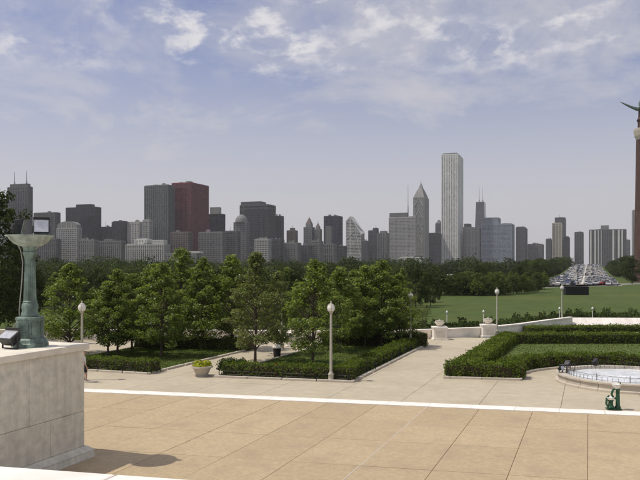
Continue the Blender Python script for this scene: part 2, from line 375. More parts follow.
b = MB(); b.lathe([(7.5 * U, h(246.6)), (10.5 * U, h(245.9)), (15 * U, h(243.6)), (18.6 * U, h(240.3)), (20.8 * U, h(237.2)), (23.4 * U, h(236.4)), (23.4 * U, h(235.4)), (20 * U, h(235.6)), (12 * U, h(238.5)), (0.2, h(239.5))], 36, cap=False); b.build('dish', MT['dish'], st, smooth=True)
b = MB(); pts = [(-9 * U, -0.3 * U - 0.1, h(318)), (-9.2 * U, -0.12, h(310)), (-8.0 * U, -0.11, h(295)), (-6.6 * U, -0.1, h(278)), (-6.0 * U, -0.1, h(262)), (-7.4 * U, -0.16, h(250)), (-10 * U, -0.2, h(244))]
b.tube(pts, 0.018, 6); b.tube([(-9 * U, -0.13, h(318)), (-12 * U, -0.33, h(326)), (-14.2 * U, -0.42, h(338)), (-14.5 * U, -0.45, h(343))], 0.018, 6)
b.tube([(13 * U, -0.22, h(236)), (14.5 * U, -0.26, h(240)), (12 * U, -0.22, h(246)), (7 * U, -0.12, h(249))], 0.016, 6); b.build('cable', MT['cable'], st, smooth=True)

def floodlight(loc, rz, tilt, w_, hh, dp, label, foot=True):
    t = thing('floodlight', label, 'floodlight', loc, rz, 'black floodlights')
    rot = Matrix.Rotation(tilt, 3, 'X'); c = Vector((0, 0, hh * 0.5 + 0.10))
    b = MB(); a, e = w_ / 2, hh / 2
    b.frustum([rot @ Vector(q) + c for q in ((-a, -dp * .5, -e), (a, -dp * .5, -e), (a, -dp * .5, e), (-a, -dp * .5, e))],
              [rot @ Vector(q) + c for q in ((-a * .8, dp * .5, -e * .75), (a * .8, dp * .5, -e * .75), (a * .8, dp * .5, e * .6), (-a * .8, dp * .5, e * .6))])
    hs = b.build('housing', MT['black'], t, bevel=0.012)
    b = MB()
    for s_ in range(5): b.box(-a * .7, a * .7, dp * .5 - 0.01, dp * .5 + 0.035, -e * .6 + s_ * e * .28, -e * .6 + s_ * e * .28 + 0.012, rot=rot, cen=c)
    b.build('cooling_fins', MT['black'], hs)
    b = MB().box(-a * .86, a * .86, -dp * .5 - 0.012, -dp * .5 - 0.002, -e * .86, e * .86, rot=rot, cen=c); b.build('lens', MT['steel'], hs)
    b = MB(); b.frustum([rot @ Vector(q) + c for q in ((-a, -dp * .5 - .014, e * .9), (a, -dp * .5 - .014, e * .9), (a, -dp * .5 - .014, e), (-a, -dp * .5 - .014, e))],
              [rot @ Vector(q) + c for q in ((-a, -dp * .5 - .10, e * 1.0), (a, -dp * .5 - .10, e * 1.0), (a, -dp * .5 - .10, e * 1.06), (-a, -dp * .5 - .10, e * 1.06))]); b.build('visor', MT['black'], hs)
    b = MB()
    for s_ in (-1, 1): b.box(s_ * (a + .012) - .008, s_ * (a + .012) + .008, -.03, .03, 0.02, c.z + .05)
    b.box(-a - .02, a + .02, -.032, .032, 0.0, 0.03); b.build('bracket', MT['black'], t)
    return t
z_d = sp.z + h(238.4)
floodlight(sp + RT * (-10.5 * U) + Vector((0, 0, z_d - sp.z)), HEAD + R_(102), R_(12), 0.50, 0.58, 0.26, 'black floodlight seen edge on, standing on the pale bronze dish')
floodlight(sp + RT * (11.5 * U) + Vector((0, 0, z_d - sp.z)), HEAD + R_(20), R_(-22), 0.50, 0.50, 0.28, 'square floodlight with bright lens showing, standing on the pale bronze dish')
floodlight(sp + RT * (-11.5 * U) + FW * -0.62, HEAD + R_(-24), R_(-58), 0.62, 0.46, 0.30, 'black floodlight lying low at the foot of the green bronze standard')

# ------------------------------------------------------------------ beds, kerbs, hedges
def inset(poly, t):
    n = len(poly); o = []
    for i in range(n):
        p0, p1, p2 = (Vector(poly[(i + k) % n][:2]) for k in (-1, 0, 1))
        a = (p1 - p0).normalized(); c = (p2 - p1).normalized()
        na = Vector((-a.y, a.x)); nc = Vector((-c.y, c.x)); m_ = (na + nc); m_ = m_ / max(m_.dot(na), 0.3); o.append(p1 + m_ * t)
    return o
def area(poly): return sum(poly[i].x * poly[(i + 1) % len(poly)].y - poly[(i + 1) % len(poly)].x * poly[i].y for i in range(len(poly))) / 2
def inside(poly, x, y):
    r = np.zeros(len(x), bool); n = len(poly)
    for i in range(n):
        a, b_ = poly[i], poly[(i + 1) % n]
        cnd = (a.y > y) != (b_.y > y); r ^= cnd & (x < (b_.x - a.x) * (y - a.y) / (b_.y - a.y + 1e-12) + a.x)
    return r
def bed(name, poly, blades=26000, kname='bed_kerb'):
    poly = [Vector(p[:2]) for p in poly]
    if area(poly) < 0: poly.reverse()
    k = tag(link(kname, None), kind='structure'); inn = inset(poly, 0.22); n = len(poly)
    for i in range(n):
        a, c, ai, ci = poly[i], poly[(i + 1) % n], inn[i], inn[(i + 1) % n]; m_ = max(1, round((c - a).length / 2.0))
        for q in range(m_):
            t0, t1 = q / m_ + 0.004, (q + 1) / m_ - 0.004
            MB().prism([a.lerp(c, t0), a.lerp(c, t1), ai.lerp(ci, t1), ai.lerp(ci, t0)], 0.0, 0.17 + random.uniform(-.006, .006)).build('kerb_stone', MT['kerb'], k, bevel=0.012)
    lw = MB(); lw.add([(p.x, p.y, 0.13) for p in inn], [tuple(range(n))]); lw = lw.build(name, MT['lawn'], kind='structure')
    xs = np.array([p.x for p in inn]); ys = np.array([p.y for p in inn])
    x = rng.uniform(xs.min(), xs.max(), blades * 2); y = rng.uniform(ys.min(), ys.max(), blades * 2); ok = inside(inn, x, y)
    x, y = x[ok][:blades], y[ok][:blades]; m_ = len(x)
    quads('grass_blades', np.stack([x, y, np.full(m_, 0.14) + rng.uniform(0, .02, m_)], 1), rng.normal(size=(m_, 3)) * [1, 1, .4] + [0, 0, .5], rng.uniform(.04, .09, m_), LF['grass'], lw, kind='stuff')
    return lw
B1 = [P(26, 368.5), P(148, 375.7), P(256, 349.3), P(142, 347)]
B2 = [P(213, 378.5), P(353, 384), P(427, 346), P(322, 345.5)]
FC = Vector((17.1, 39.0)); fcw = D(320, FC.y) + RT * FC.x                     # fountain centre
arc = [fcw + RT * (5.65 * math.cos(R_(t))) + FW * (5.65 * math.sin(R_(t))) for t in range(172, 34, -9)]
B3 = [P(443, 379.5), P(521, 381.6)] + arc + [P(760, 362), P(760, 343.0), P(497, 343.5)]
B4 = [P(521, 335.5), P(700, 334), P(700, 330), P(533, 331.2)]
bed('lawn_bed', B1); bed('lawn_bed', B2); bed('lawn_bed', B3); bed('lawn_bed', B4, 2000)

def hedge(path, w_, hgt, label, dens=210, leaf=0.125, flowers=0, seed=0):
    pts = [Vector(p[:2]) for p in path]; base = pts[0]
    t = thing('clipped_hedge', label, 'hedge', (base.x, base.y, 0.12)); pts = [p - base for p in pts]
    core = MB(); cen = []; nr = []
    for a, c in zip(pts[:-1], pts[1:]):
        dv = c - a; l = dv.length; u = dv / l; nn = Vector((-u.y, u.x)); q = w_ / 2 - 0.06
        core.prism([a - u * .0 + nn * q, a - nn * q, c - nn * q, c + nn * q], 0.0, hgt - 0.09 + random.uniform(0, .006))
        for kind in range(5):
            A = l * (w_ if kind == 0 else hgt) if kind < 3 else w_ * hgt
            m_ = int(A * dens); s = rng.uniform(0, l, m_); v = rng.uniform(-w_ / 2, w_ / 2, m_); z = rng.uniform(0.02, hgt, m_); jit = rng.normal(0, .05, (m_, 3)) * (1 + 1.2 * (rng.uniform(0, 1, (m_, 1)) > .9))
            lump = 0.06 * np.sin(s * 3.1 + seed + v * 2) + 0.05 * np.sin(s * 7.7 + 1.3 * seed + z * 6) + 0.05 * np.sin(s * 1.3 + v * 5)
            if kind == 0: z = hgt + lump; n0 = (0, 0, 1)
            elif kind in (1, 2):
                sg = 1 if kind == 1 else -1; v = np.full(m_, sg * w_ / 2) + sg * lump; n0 = (sg * nn.x, sg * nn.y, .3)
            else:
                sg = 1 if kind == 3 else -1; s = np.full(m_, l if sg > 0 else 0.0); n0 = (sg * u.x, sg * u.y, .2)
            cen.append(np.stack([a.x + u.x * s + nn.x * v, a.y + u.y * s + nn.y * v, z], 1) + jit); nr.append(np.array(n0) + rng.normal(0, .55, (m_, 3)))
    cen = np.concatenate(cen); nr = np.concatenate(nr); cen[:, 2] = np.maximum(cen[:, 2], 0.02)
    core.build('stems_or_dark_core', MT['soil'], t)  # soil-coloured box hidden inside the foliage, added to block light
    quads('foliage', cen, nr, rng.uniform(leaf * .7, leaf * 1.3, len(cen)), LF['hedge'], t, kind='stuff')
    if flowers:
        i = rng.choice(len(cen), flowers); quads('flowers', cen[i] + [0, 0, .03], nr[i], rng.uniform(.08, .13, flowers), LF['red'], t, kind='stuff')
    return t
def off(a, c, s):                              # a segment moved s metres to its left
    a, c = Vector(a[:2]), Vector(c[:2]); u = (c - a).normalized(); n_ = Vector((-u.y, u.x)) * s; return [a + n_, c + n_]
hedge(off(B1[0], B1[1], 0.85), 1.0, 0.66, 'low green hedge along the lawn bed behind the walking person', seed=1)
hedge(off(B1[2].lerp(B1[1], .03), B1[3], 0.8), 1.1, 0.85, 'dark hedge along the rear of the tree bed nearest the flower planter', seed=2)
hedge(off(B2[0].lerp(B2[1], .05), B2[1].lerp(B2[0], .01), 0.95), 1.0, 0.66, 'low hedge with iron fence behind the tall lamp post at the kerb', seed=3, flowers=14)
hedge(off(B2[1].lerp(B2[2], .06), B2[2].lerp(B2[1], .02), 0.95), 1.1, 0.62, 'long hedge with iron fence running beside the broad walk', seed=4, flowers=14)
hedge(off(B2[2].lerp(B2[3], .02), B2[3].lerp(B2[2], .03), 0.8), 1.1, 0.95, 'dark hedge across the back of the fenced tree bed', seed=5)
hedge(off(B3[0].lerp(B3[1], .04), B3[1].lerp(B3[0], .02), 0.9), 1.15, 0.72, 'hedge along the straight kerb between broad walk and round fountain', seed=6, flowers=10)
ar2 = [fcw + (q - fcw) * ((5.65 + 0.95) / 5.65) for q in arc]
hedge([Vector(P(521, 381.6)[:2]) + Vector((0.1, .95))] + [q for q in ar2[1::2]] , 1.15, 0.72, 'curved hedge wrapping around the back of the round fountain', seed=7, flowers=12)
hedge(off(P(497, 343.5), B3[0].lerp(P(497, 343.5), .05), 0.95), 1.4, 0.75, 'hedge with reddish blooms running along the walk towards the stone pedestals', seed=8, flowers=90)
hedge(off(P(760, 343.0), P(499, 343.5), 0.85), 1.3, 0.80, 'hedge closing the back of the fountain lawn', seed=9, flowers=16)
hedge([P(526, 333.2), P(690, 332)], 1.5, 0.52, 'rearmost low hedge below the white parapet', seed=10, flowers=8)

def fence(path, label, hgt=0.32, step=0.16):
    pts = [Vector(p[:2]) for p in path]; t = thing('low_iron_fence', label, 'fence', (pts[0].x, pts[0].y, 0.12)); o0 = pts[0]; pk = MB()
    for a, c in zip(pts[:-1], pts[1:]):
        a, c = a - o0, c - o0; l = (c - a).length; u = (c - a) / l
        for z in (0.10, hgt - 0.03): MB().tube([(a.x, a.y, z), (c.x, c.y, z)], 0.014, 5).build('rail', MT['iron'], t)
        m_ = int(l / step)
        for q in range(m_ + 1):
            p = a + u * (q * step)
            if q % 12 == 0: MB().box(p.x - .02, p.x + .02, p.y - .02, p.y + .02, 0, hgt + .06).build('post', MT['iron'], t)
            elif q < m_: pk.tube([(p.x, p.y, 0.02)] + [(p.x + u.x * step * s, p.y + u.y * step * s, hgt * e) for s, e in ((0, .75), (.25, .96), (.75, .96), (1, .75))] + [(p.x + u.x * step, p.y + u.y * step, .02)], 0.008, 4, cap=False)
    pk.build('hoops', MT['iron'], t, kind='stuff'); return t
fence(off(B2[0].lerp(B2[1], .03), B2[1].lerp(B2[0], .003), 0.33), 'low black hoop fence along the kerb by the tall lamp post')
fence(off(B2[1].lerp(B2[2], .003), B2[2], 0.33), 'low black hoop fence beside the broad walk')
fence(off(B1[0].lerp(B1[1], .3), B1[1], 0.33), 'low black hoop fence behind the walking person')
fence(off(B3[-1], B3[0], 0.33), 'low black hoop fence along the red flowered hedge')

# rounded shrub beside the planter
def shrub(loc, rx, rz, n, lf, leaf, name='foliage', parent=None):
    d = rng.normal(size=(n, 3)); d /= np.linalg.norm(d, axis=1, keepdims=True); d[:, 2] = np.abs(d[:, 2]) * rng.choice([1, 1, 1, -.2], n)
    r = rng.uniform(.72, 1.08, n)[:, None] * (1 + .12 * np.sin(d[:, :1] * 7) + .1 * np.sin(d[:, 1:2] * 9))
    c = d * r * [rx, rx, rz] + [0, 0, rz * .3]; c[:, 2] = np.maximum(c[:, 2], .02) ; return quads(name, c + np.array(loc), d + rng.normal(0, .5, (n, 3)), rng.uniform(leaf * .7, leaf * 1.3, n), lf, parent, kind='stuff')
for i, (px, py, s, lab) in enumerate(((226, 378.5, 0.62, 'dark rounded shrub at the bed corner beside the flower planter'), (238, 377, 0.5, 'smaller dark shrub tucked against the rounded one at the bed corner'))):
    t = thing('rounded_shrub', lab, 'shrub', P(px, py - 3) + Vector((0, .3, .13)))
    shrub((0, 0, 0.1), s, s * .95, 1500, LF['dark'], .12, parent=t); b = MB()
    for k in range(5): b.tube([(0, 0, 0), (math.cos(k * 1.3) * s * .6, math.sin(k * 1.3) * s * .6, s * .9)], [.025, .01], 5)
    b.build('stems_or_dark_core', MT['bark'], t)

# flower planter
pl = thing('stone_planter', 'pale stone bowl planter full of yellow green flowers on the walk', 'planter', P(202, 377.0) + Vector((0, 0, .05)))
MB().lathe([(0.40, 0), (0.42, 0.09), (0.36, 0.10)], 8).build('base', MT['lampst'], pl)
bw = MB().lathe([(0.34, 0.10), (0.40, 0.20), (0.50, 0.42), (0.58, 0.50), (0.66, 0.53), (0.66, 0.62), (0.58, 0.62), (0.54, 0.54)], 24).build('bowl', MT['kerb'], pl, smooth=True)
MB().lathe([(0.52, 0.545), (0.3, .57), (0.02, .58)], 16).build('soil', MT['soil'], bw)
shrub((-.22, 0, 0.58), .32, .26, 350, LF['flower'], .10, 'flowers', pl); shrub((.25, .05, 0.58), .30, .27, 350, LF['flower'], .10, 'flowers', pl); shrub((0, -.25, 0.56), .34, .2, 260, LF['flower'], .10, 'flowers', pl)
shrub((0, .1, 0.5), .48, .22, 300, LF['young'], .10, 'leaves', pl)

# ------------------------------------------------------------------ lamp posts
def lamp(name, hgt):
    t = thing(name, '', 'lamp post'); s = hgt / 4.5
    MB().lathe([(.17, 0), (.17, .10), (.15, .13), (.15, .34), (.17, .38), (.17, .43), (.10, .52), (.085, .58)], 12).build('base', MT['lampst'], t, smooth=True)
    MB().lathe([(.083, .57), (.062, 3.82 * s)], 12).build('post', MT['lampst'], t, smooth=True)
    MB().lathe([(.062, 3.81 * s), (.11, 3.86 * s), (.12, 3.92 * s), (.17, 3.96 * s)], 12).build('collar', MT['lampst'], t, smooth=True)
    z = 3.96 * s; gb = MB().lathe([(.155, z), (.215, z + .12), (.205, z + .26), (.15, z + .36), (.11, z + .385)], 16).build('globe', MT['globe'], t, smooth=True)
    b = MB(); b.lathe([(.175, z + .335), (.12, z + .40), (.05, z + .44), (.035, z + .50), (.045, z + .53), (.01, z + .58)], 12)
    for k in range(4):
        a = k * math.pi / 2 + .5; b.tube([(.165 * math.cos(a), .165 * math.sin(a), z), (.222 * math.cos(a), .222 * math.sin(a), z + .13), (.21 * math.cos(a), .21 * math.sin(a), z + .26), (.16 * math.cos(a), .16 * math.sin(a), z + .36)], .012, 4)
    b.build('cap', MT['lampst'], gb, smooth=True); return t
lp0 = lamp('park_lamp', 4.5)
spots = ((331, 382.3, 'tall stone lamp post rising from the low hedge at the kerb'), (82, 381, 'stone lamp post rising behind the end of the marble wall'), (410.5, 348, 'stone lamp post at the far corner of the fenced tree bed'),
         (497, 336, 'stone lamp post beside the second stone pedestal'), (562, 325.6, 'stone lamp post where the low wall meets the white parapet'), (282, 351, 'stone lamp post half hidden among the young trees'))
for i, (px, py, lab) in enumerate(spots):
    p = P(px, py); p.z = 0.05
    o = lp0 if i == 0 else copy_tree(lp0, p); o.location = p; o['label'] = lab; o['group'] = 'park lamp posts'
def postlight(px, d, lab):
    t = thing('garden_light', lab, 'garden light', D(px, d), 0, 'small white garden lights'); MB().lathe([(.10, 0), (.10, .06), (.05, .1), (.042, 1.38)], 10).build('post', MT['white'], t, smooth=True)
    MB().lathe([(.07, 1.375), (.13, 1.45), (.13, 1.56), (.06, 1.66), (.02, 1.72)], 12).build('head', MT['globe'], t, smooth=True)
for px, d, lab in ((447, 77, 'slim white garden light beyond the wall beside the first stone pedestal'), (483.5, 78, 'slim white garden light beyond the wall behind the second stone pedestal'), (559.5, 84, 'slim white garden light standing just beside the farthest lamp post'), (592.5, 84, 'slim white garden light on the grass beyond the white parapet')):
    postlight(px, d, lab)

# ------------------------------------------------------------------ low wall, pedestals, parapet
lowwall = thing('low_stone_wall', 'pale low stone wall linking the stone pedestals', 'wall')
wp = [P(-60, 339.5), P(120, 339.5), P(289, 340.5), P(396, 340.5), P(440, 338.6), P(488, 336.3), P(520, 332.5), P(545, 328.5), P(571, 324.8)]
for a, c in zip(wp[:-1], wp[1:]):
    a, c = Vector(a[:2]), Vector(c[:2]); l = (c - a).length; m_ = max(1, round(l / 2.4)); u = (c - a).normalized(); nn = Vector((-u.y, u.x))
    for q in range(m_):
        s, e = a + u * (l * q / m_ + .006), a + u * (l * (q + 1) / m_ - .006)
        MB().prism([s - nn * .18, e - nn * .18, e + nn * .18, s + nn * .18], 0.0, 0.76).build('wall_stone', MT['white'], lowwall)
        MB().prism([s - nn * .26, e - nn * .26, e + nn * .26, s + nn * .26], 0.762, 0.90 + random.uniform(0, .004)).build('coping_stone', MT['white'], lowwall, bevel=.015)
def ped(px, py, lab, ulab):
    d = 6.5 * F / (py - HZ); t = thing('stone_pedestal', lab, 'pedestal', D(px, d), HEAD, 'stone pedestals on the low wall')
    MB().box(-.68, .68, -.68, .68, 0, .16).build('base', MT['white'], t, bevel=.01); MB().box(-.58, .58, -.58, .58, .162, .98).build('block', MT['white'], t, bevel=.01)
    MB().box(-.40, .40, -.60, -.585, .28, .86).build('panel', MT['copingm'], t)
    MB().frustum([(-.6, -.6, .982), (.6, -.6, .982), (.6, .6, .982), (-.6, .6, .982)], [(-.64, -.64, 1.10), (.64, -.64, 1.10), (.64, .64, 1.10), (-.64, .64, 1.10)]).build('cornice', MT['white'], t); MB().box(-.65, .65, -.65, .65, 1.102, 1.2).build('cap', MT['white'], t, bevel=.01)
    p2 = thing('carved_urn', ulab, 'urn', D(px, d, 1.202), 0, 'carved urns')
    ub = MB().lathe([(.26, 0), (.28, .05), (.20, .10), (.34, .20), (.42, .30), (.44, .40), (.38, .42), (.34, .38)], 12).build('bowl', MT['copingm'], p2, smooth=True)
    b = MB()
    for k in range(10): a = k * .628; b.lathe([(.02, 0), (.10, .05), (.11, .13), (.03, .2)], 6, c=(.3 * math.cos(a), .3 * math.sin(a), .34))
    b.lathe([(.05, 0), (.2, .08), (.16, .2), (.02, .26)], 8, c=(0, 0, .36)); b.build('carved_fruit', MT['lampst'], ub)
ped(439.5, 340.0, 'first stone pedestal at the end of the broad walk', 'squat carved urn on the pedestal ending the broad walk'); ped(488, 337.2, 'second stone pedestal beside a lamp post', 'squat carved urn on the pedestal beside a lamp post'); ped(294.5, 347, 'shaded stone pedestal at the end of the narrow path between tree beds', 'squat carved urn on the shaded pedestal among the trees')
par = thing('white_parapet', 'bright white parapet sloped to catch sun along the far lawn edge', 'parapet'); a, c = Vector(P(572, 325)[:2]), Vector(P(760, 326.2)[:2])
u = (c - a).normalized(); nn = Vector((-u.y, u.x)); l = (c - a).length; m_ = 12
for q in range(m_):
    s, e = a + u * (l * q / m_ + .008), a + u * (l * (q + 1) / m_ - .008)
    lo = [s, e, e + nn * 1.5, s + nn * 1.5]; hi_ = [s + nn * .85, e + nn * .85, e + nn * 1.4, s + nn * 1.4]  # front face leaned back on purpose so it catches more sun
    MB().frustum([(p.x, p.y, 0.0) for p in lo], [(p.x, p.y, 0.74) for p in hi_]).build('parapet_stone', MT['white'], par)

# ------------------------------------------------------------------ round fountain
ft = thing('round_fountain', 'round stone rimmed fountain basin with foaming white water', 'fountain', fcw + Vector((0, 0, .05)))
RS = 22
for k in range(RS):
    t0, t1 = 2 * math.pi * k / RS + .003, 2 * math.pi * (k + 1) / RS - .003; b = MB(); prof = [(3.8, 0), (3.8, .10), (3.66, .14), (3.66, .36), (3.74, .40), (3.74, .47), (3.26, .47), (3.26, .0)]
    rg = [[(r * math.cos(t), r * math.sin(t), z) for r, z in prof] for t in (t0, (t0 + t1) / 2, t1)]
    n = len(prof); vv = rg[0] + rg[1] + rg[2]; fs = [(s * n + i, s * n + (i + 1) % n, (s + 1) * n + (i + 1) % n, (s + 1) * n + i) for s in (0, 1) for i in range(n)] + [tuple(range(n)), tuple(2 * n + i for i in range(n))]
    b.add(vv, fs).build('rim_stone', MT['kerb'], ft)
MB().lathe([(3.27, .02), (3.2, .03), (.05, .03)], 48, cap=False).build('basin', MT['white'], ft)
wm = mat('foaming_water', (0.80, 0.83, 0.84), 0.12, var=0.12, scale=2.2, bump=0.8, bscale=9, stain=((.45, .52, .52), 1.2, .5))
b = MB(); nr_, na = 14, 56
vv = [(r * math.cos(t), r * math.sin(t), .33 + .012 * math.sin(9 * t + r * 4) + .012 * math.sin(r * 11 + 3 * t)) for r in np.linspace(.02, 3.255, nr_) for t in np.linspace(0, 2 * math.pi, na, endpoint=False)]
fs = [(k * na + i, k * na + (i + 1) % na, (k + 1) * na + (i + 1) % na, (k + 1) * na + i) for k in range(nr_ - 1) for i in range(na)]
b.add(vv, fs).build('water', wm, ft, smooth=True)
b = MB(); hp = MB(); n = 72
pts = [(3.18 * math.cos(2 * math.pi * i / n), 3.18 * math.sin(2 * math.pi * i / n)) for i in range(n + 1)]
fr = thing('basin_fence', 'thin low wire fence standing inside the fountain rim', 'fence', fcw + Vector((0, 0, .05)))
for z in (.50, .74): MB().tube([(x, y, z) for x, y in pts], .009, 4, cap=False).build('rail', MT['iron'], fr)
for i in range(n):
    x, y = pts[i]; x2, y2 = pts[i + 1]
    if i % 6 == 0: MB().tube([(x, y, .03), (x, y, .82)], .016, 5).build('post', MT['iron'], fr)
    hp.tube([(x, y, .34), (x * .99, y * .99, .66), ((x + x2) / 2, (y + y2) / 2, .74), (x2, y2, .66), (x2, y2, .34)], .006, 4, cap=False)
hp.build('hoops', MT['iron'], fr, kind='stuff')
for ang, rz, tl, lab in ((168, 60, -20, 'black floodlight at the left end of a cluster on the fountain rim'), (150, 100, 10, 'black floodlight in the middle of a cluster on the fountain rim'), (134, 150, -35, 'black floodlight tipped over at the inner end of the rim cluster'), (97, 120, -30, 'single black floodlight resting alone on the far fountain rim')):
    p = fcw + RT * (3.5 * math.cos(R_(ang))) + FW * (3.5 * math.sin(R_(ang))); p.z = .522
    floodlight(p, R_(rz), R_(tl), 0.34, 0.24, 0.22, lab)
# green drinking fountain
dfp = P(616, 411.0); dfp.z = .085
df = thing('drinking_fountain', 'green cast iron drinking fountain with pale bowl beside the white border', 'drinking fountain', dfp, HEAD)
MB().box(-.42, .20, -.18, .18, 0, .05).build('base_plate', MT['green'], df, bevel=.01)
MB().lathe([(.13, .05), (.13, .12), (.095, .16), (.085, .80), (.10, .86), (.12, .9)], 12, c=(.08, 0, 0)).build('column', MT['green'], df, smooth=True)
MB().lathe([(.05, .90), (.13, .96), (.20, 1.08), (.21, 1.13), (.18, 1.13), (.10, 1.05), (.02, 1.03)], 16, c=(.02, 0, 0)).build('upper_bowl', MT['globe'], df, smooth=True)
MB().tube([(.19, 0, 1.05), (.20, 0, 1.2), (.14, 0, 1.24), (.08, 0, 1.19)], .02, 6).build('spout', MT['green'], df, smooth=True)
MB().tube([(.0, 0, .98), (-.14, 0, .85), (-.20, 0, .68), (-.12, 0, .52), (.05, 0, .46)], [.045, .05, .05, .05, .05], 8).build('bracket', MT['green'], df, smooth=True)
MB().lathe([(.15, .05), (.17, .10), (.11, .18), (.10, .34), (.15, .40)], 12, c=(-.24, 0, 0)).build('side_pedestal', MT['green'], df, smooth=True)
MB().lathe([(.08, .40), (.16, .46), (.19, .54), (.17, .55), (.08, .49), (.02, .48)], 14, c=(-.26, 0, 0)).build('lower_bowl', MT['globe'], df, smooth=True)
MB().tube([(-.36, -.1, .06), (-.46, -.05, .25), (-.42, 0, .5), (-.3, 0, .62)], [.04, .05, .05, .04], 8).build('curved_arm', MT['green'], df, smooth=True)
# litter bin under the trees
lb = thing('litter_bin', 'dark round litter bin with pale lid under the young trees', 'litter bin', P(277, 358.8) + Vector((0, 0, .13)))
MB().lathe([(.24, 0), (.28, .62), (.30, .64)], 14).build('drum', MT['iron'], lb, smooth=True); MB().lathe([(.31, .64), (.31, .70), (.26, .82), (.10, .92)], 14).build('lid', MT['white'], lb, smooth=True)

# ------------------------------------------------------------------ trees
def envelope(t, kind):
    if kind == 'young': return max(0.09, (.55 + .45 * min(1, t / .3)) * (1 - max(0, t - .3) / .7) ** .72)
    return max(0.12, math.sin(math.pi * min(1, .10 + .86 * t)) ** 0.6)
def tree_meshes(seed, H, Wd, cb, nclump, nleaf, leaf, lf, kind='young', clr=0.46):
    rs = np.random.default_rng(seed); tr = MB(); rr = random.Random(seed)
    lean = (rr.uniform(-.15, .15), rr.uniform(-.15, .15)); r0 = 0.0085 * H + 0.01
    sp_ = [(lean[0] * k / 6 + rr.uniform(-.05, .05) * (k > 0), lean[1] * k / 6 + rr.uniform(-.05, .05) * (k > 0), H * .92 * k / 6) for k in range(7)]
    tr.tube(sp_, [r0 * 1.5] + [r0 * (1 - .14 * k) for k in range(1, 7)], 7)
    cl = []
    for k in range(nclump):
        t = rs.uniform(0, 1) ** 0.85; z = cb + (H - cb) * t; ra = Wd / 2 * envelope(t, kind); a = rs.uniform(0, 2 * math.pi); q = ra * rs.uniform(.15, 1.0) ** .6
        q *= 1 + .18 * math.sin(3 * a + seed)
        c = np.array((lean[0] * .7 + q * math.cos(a), lean[1] * .7 + q * math.sin(a), z)); cl.append((c, clr * rs.uniform(.6, 1.25) * (0.65 + .5 * (1 - t))))
        if k % 2 == 0:
            zb = max(cb * .8, z - q * rr.uniform(.6, 1.0) - .2); p0 = Vector((lean[0] * zb / H, lean[1] * zb / H, zb)); p2 = Vector(c); pm = p0.lerp(p2, .55) + Vector((0, 0, .12 * q))
            tr.tube([p0, pm, p2], [r0 * .42, r0 * .26, r0 * .09], 4, cap=False)
    for tl in (.66, .74, .81, .87, .92, .97):
        cl.append((np.array((lean[0] * tl + rs.normal(0, .12), lean[1] * tl + rs.normal(0, .12), cb + (H - cb) * tl)), clr * (1.15 - .75 * tl) * (1.6 if kind != 'young' else 1.25)))
    wts = np.array([r ** 2 for _, r in cl]); wts /= wts.sum(); idx = rs.choice(len(cl), nleaf, p=wts)
    cc = np.array([c for c, _ in cl])[idx]; cr = np.array([r for _, r in cl])[idx]
    d = rs.normal(size=(nleaf, 3)); d /= np.linalg.norm(d, axis=1, keepdims=True)
    pos = cc + d * (cr * rs.uniform(.25, 1, nleaf) ** .5)[:, None] * [1, 1, .75]
    nrm = d * .7 + [0, 0, .55] + rs.normal(0, .5, (nleaf, 3))
    return tr.mesh('trunk', MT['bark'], True), quads('crown', pos, nrm, rs.uniform(leaf * .65, leaf * 1.35, nleaf), lf, 'mesh', .55)
def tree(name, ms, loc, sxy, sz, rz, label, group):
    t = thing(name, label, 'tree', loc, rz, group); t.scale = (sxy, sxy, sz)
    link('trunk', ms[0], t); c = link('crown', ms[1], t); return t
YT = [tree_meshes(10 + k, 7.0, 4.5, 1.05, 170, 8800, .145, LF['young'], clr=.36) for k in range(6)]
YP = [tree_meshes(30 + k, 7.0, 4.5, 1.0, 140, 7200, .145, LF['pale'], clr=.36) for k in range(2)]
near = [(108, 357.6, 284, 54, 'left hand one of two young trees close together behind the walking person'), (117.5, 357, 272, 56, 'right hand one of two young trees close together behind the walking person'),
        (161, 358.6, 266, 64, 'young tree standing alone at the middle of the lawn left of the planter'), (152, 349.5, 266, 62, 'young tree before the dark rear hedge, behind the lone lawn tree'),
        (201, 350.5, 260, 60, 'young tree straight behind the yellow flower planter'), (180, 347.5, 250, 66, 'tallest young tree of the first lawn bed, with a pointed top'), (232, 350, 258, 62, 'young tree at the edge of the narrow path behind the planter'),
        (70, 355, 266, 66, 'young tree behind the end of the marble wall'), (132, 351, 276, 54, 'small young tree between the close pair and the lone lawn tree'),
        (255, 364.5, 255, 68, 'tall silvery leaved tree with pale trunk beside the narrow path'), (277, 356.5, 274, 50, 'smaller silvery tree above the litter bin'), (312, 367.5, 262, 74, 'full crowned tree with dark trunk beside the kerb lamp post'),
        (340, 352, 270, 62, 'young tree behind the kerb lamp post'), (365, 348.6, 268, 56, 'left hand one of two thin trunked trees before the back hedge'), (381, 348, 263, 64, 'right hand one of two thin trunked trees before the back hedge'), (400, 347.8, 276, 46, 'slight young tree at the far corner lamp of the fenced bed')]
for i, (px, py, yt, wd, lab) in enumerate(near):
    p = P(px, py); d = 6.5 * F / (py - HZ); H = zat(yt, d); wm_ = wd * d / F
    ms = YP[i % 2] if i in (9, 10) else YT[i % 6]
    p.z = .12; tree('young_tree', ms, p, wm_ / 4.3 * 1.08, H / 7.0, random.uniform(0, 6.28), lab, 'young trees on the lawn beds')
BT = [tree_meshes(50 + k, 7.0, 4.8, 0.9, 70, 5500, .19, LF['dark'], 'broad', .62) for k in range(3)]
rr = random.Random(3)
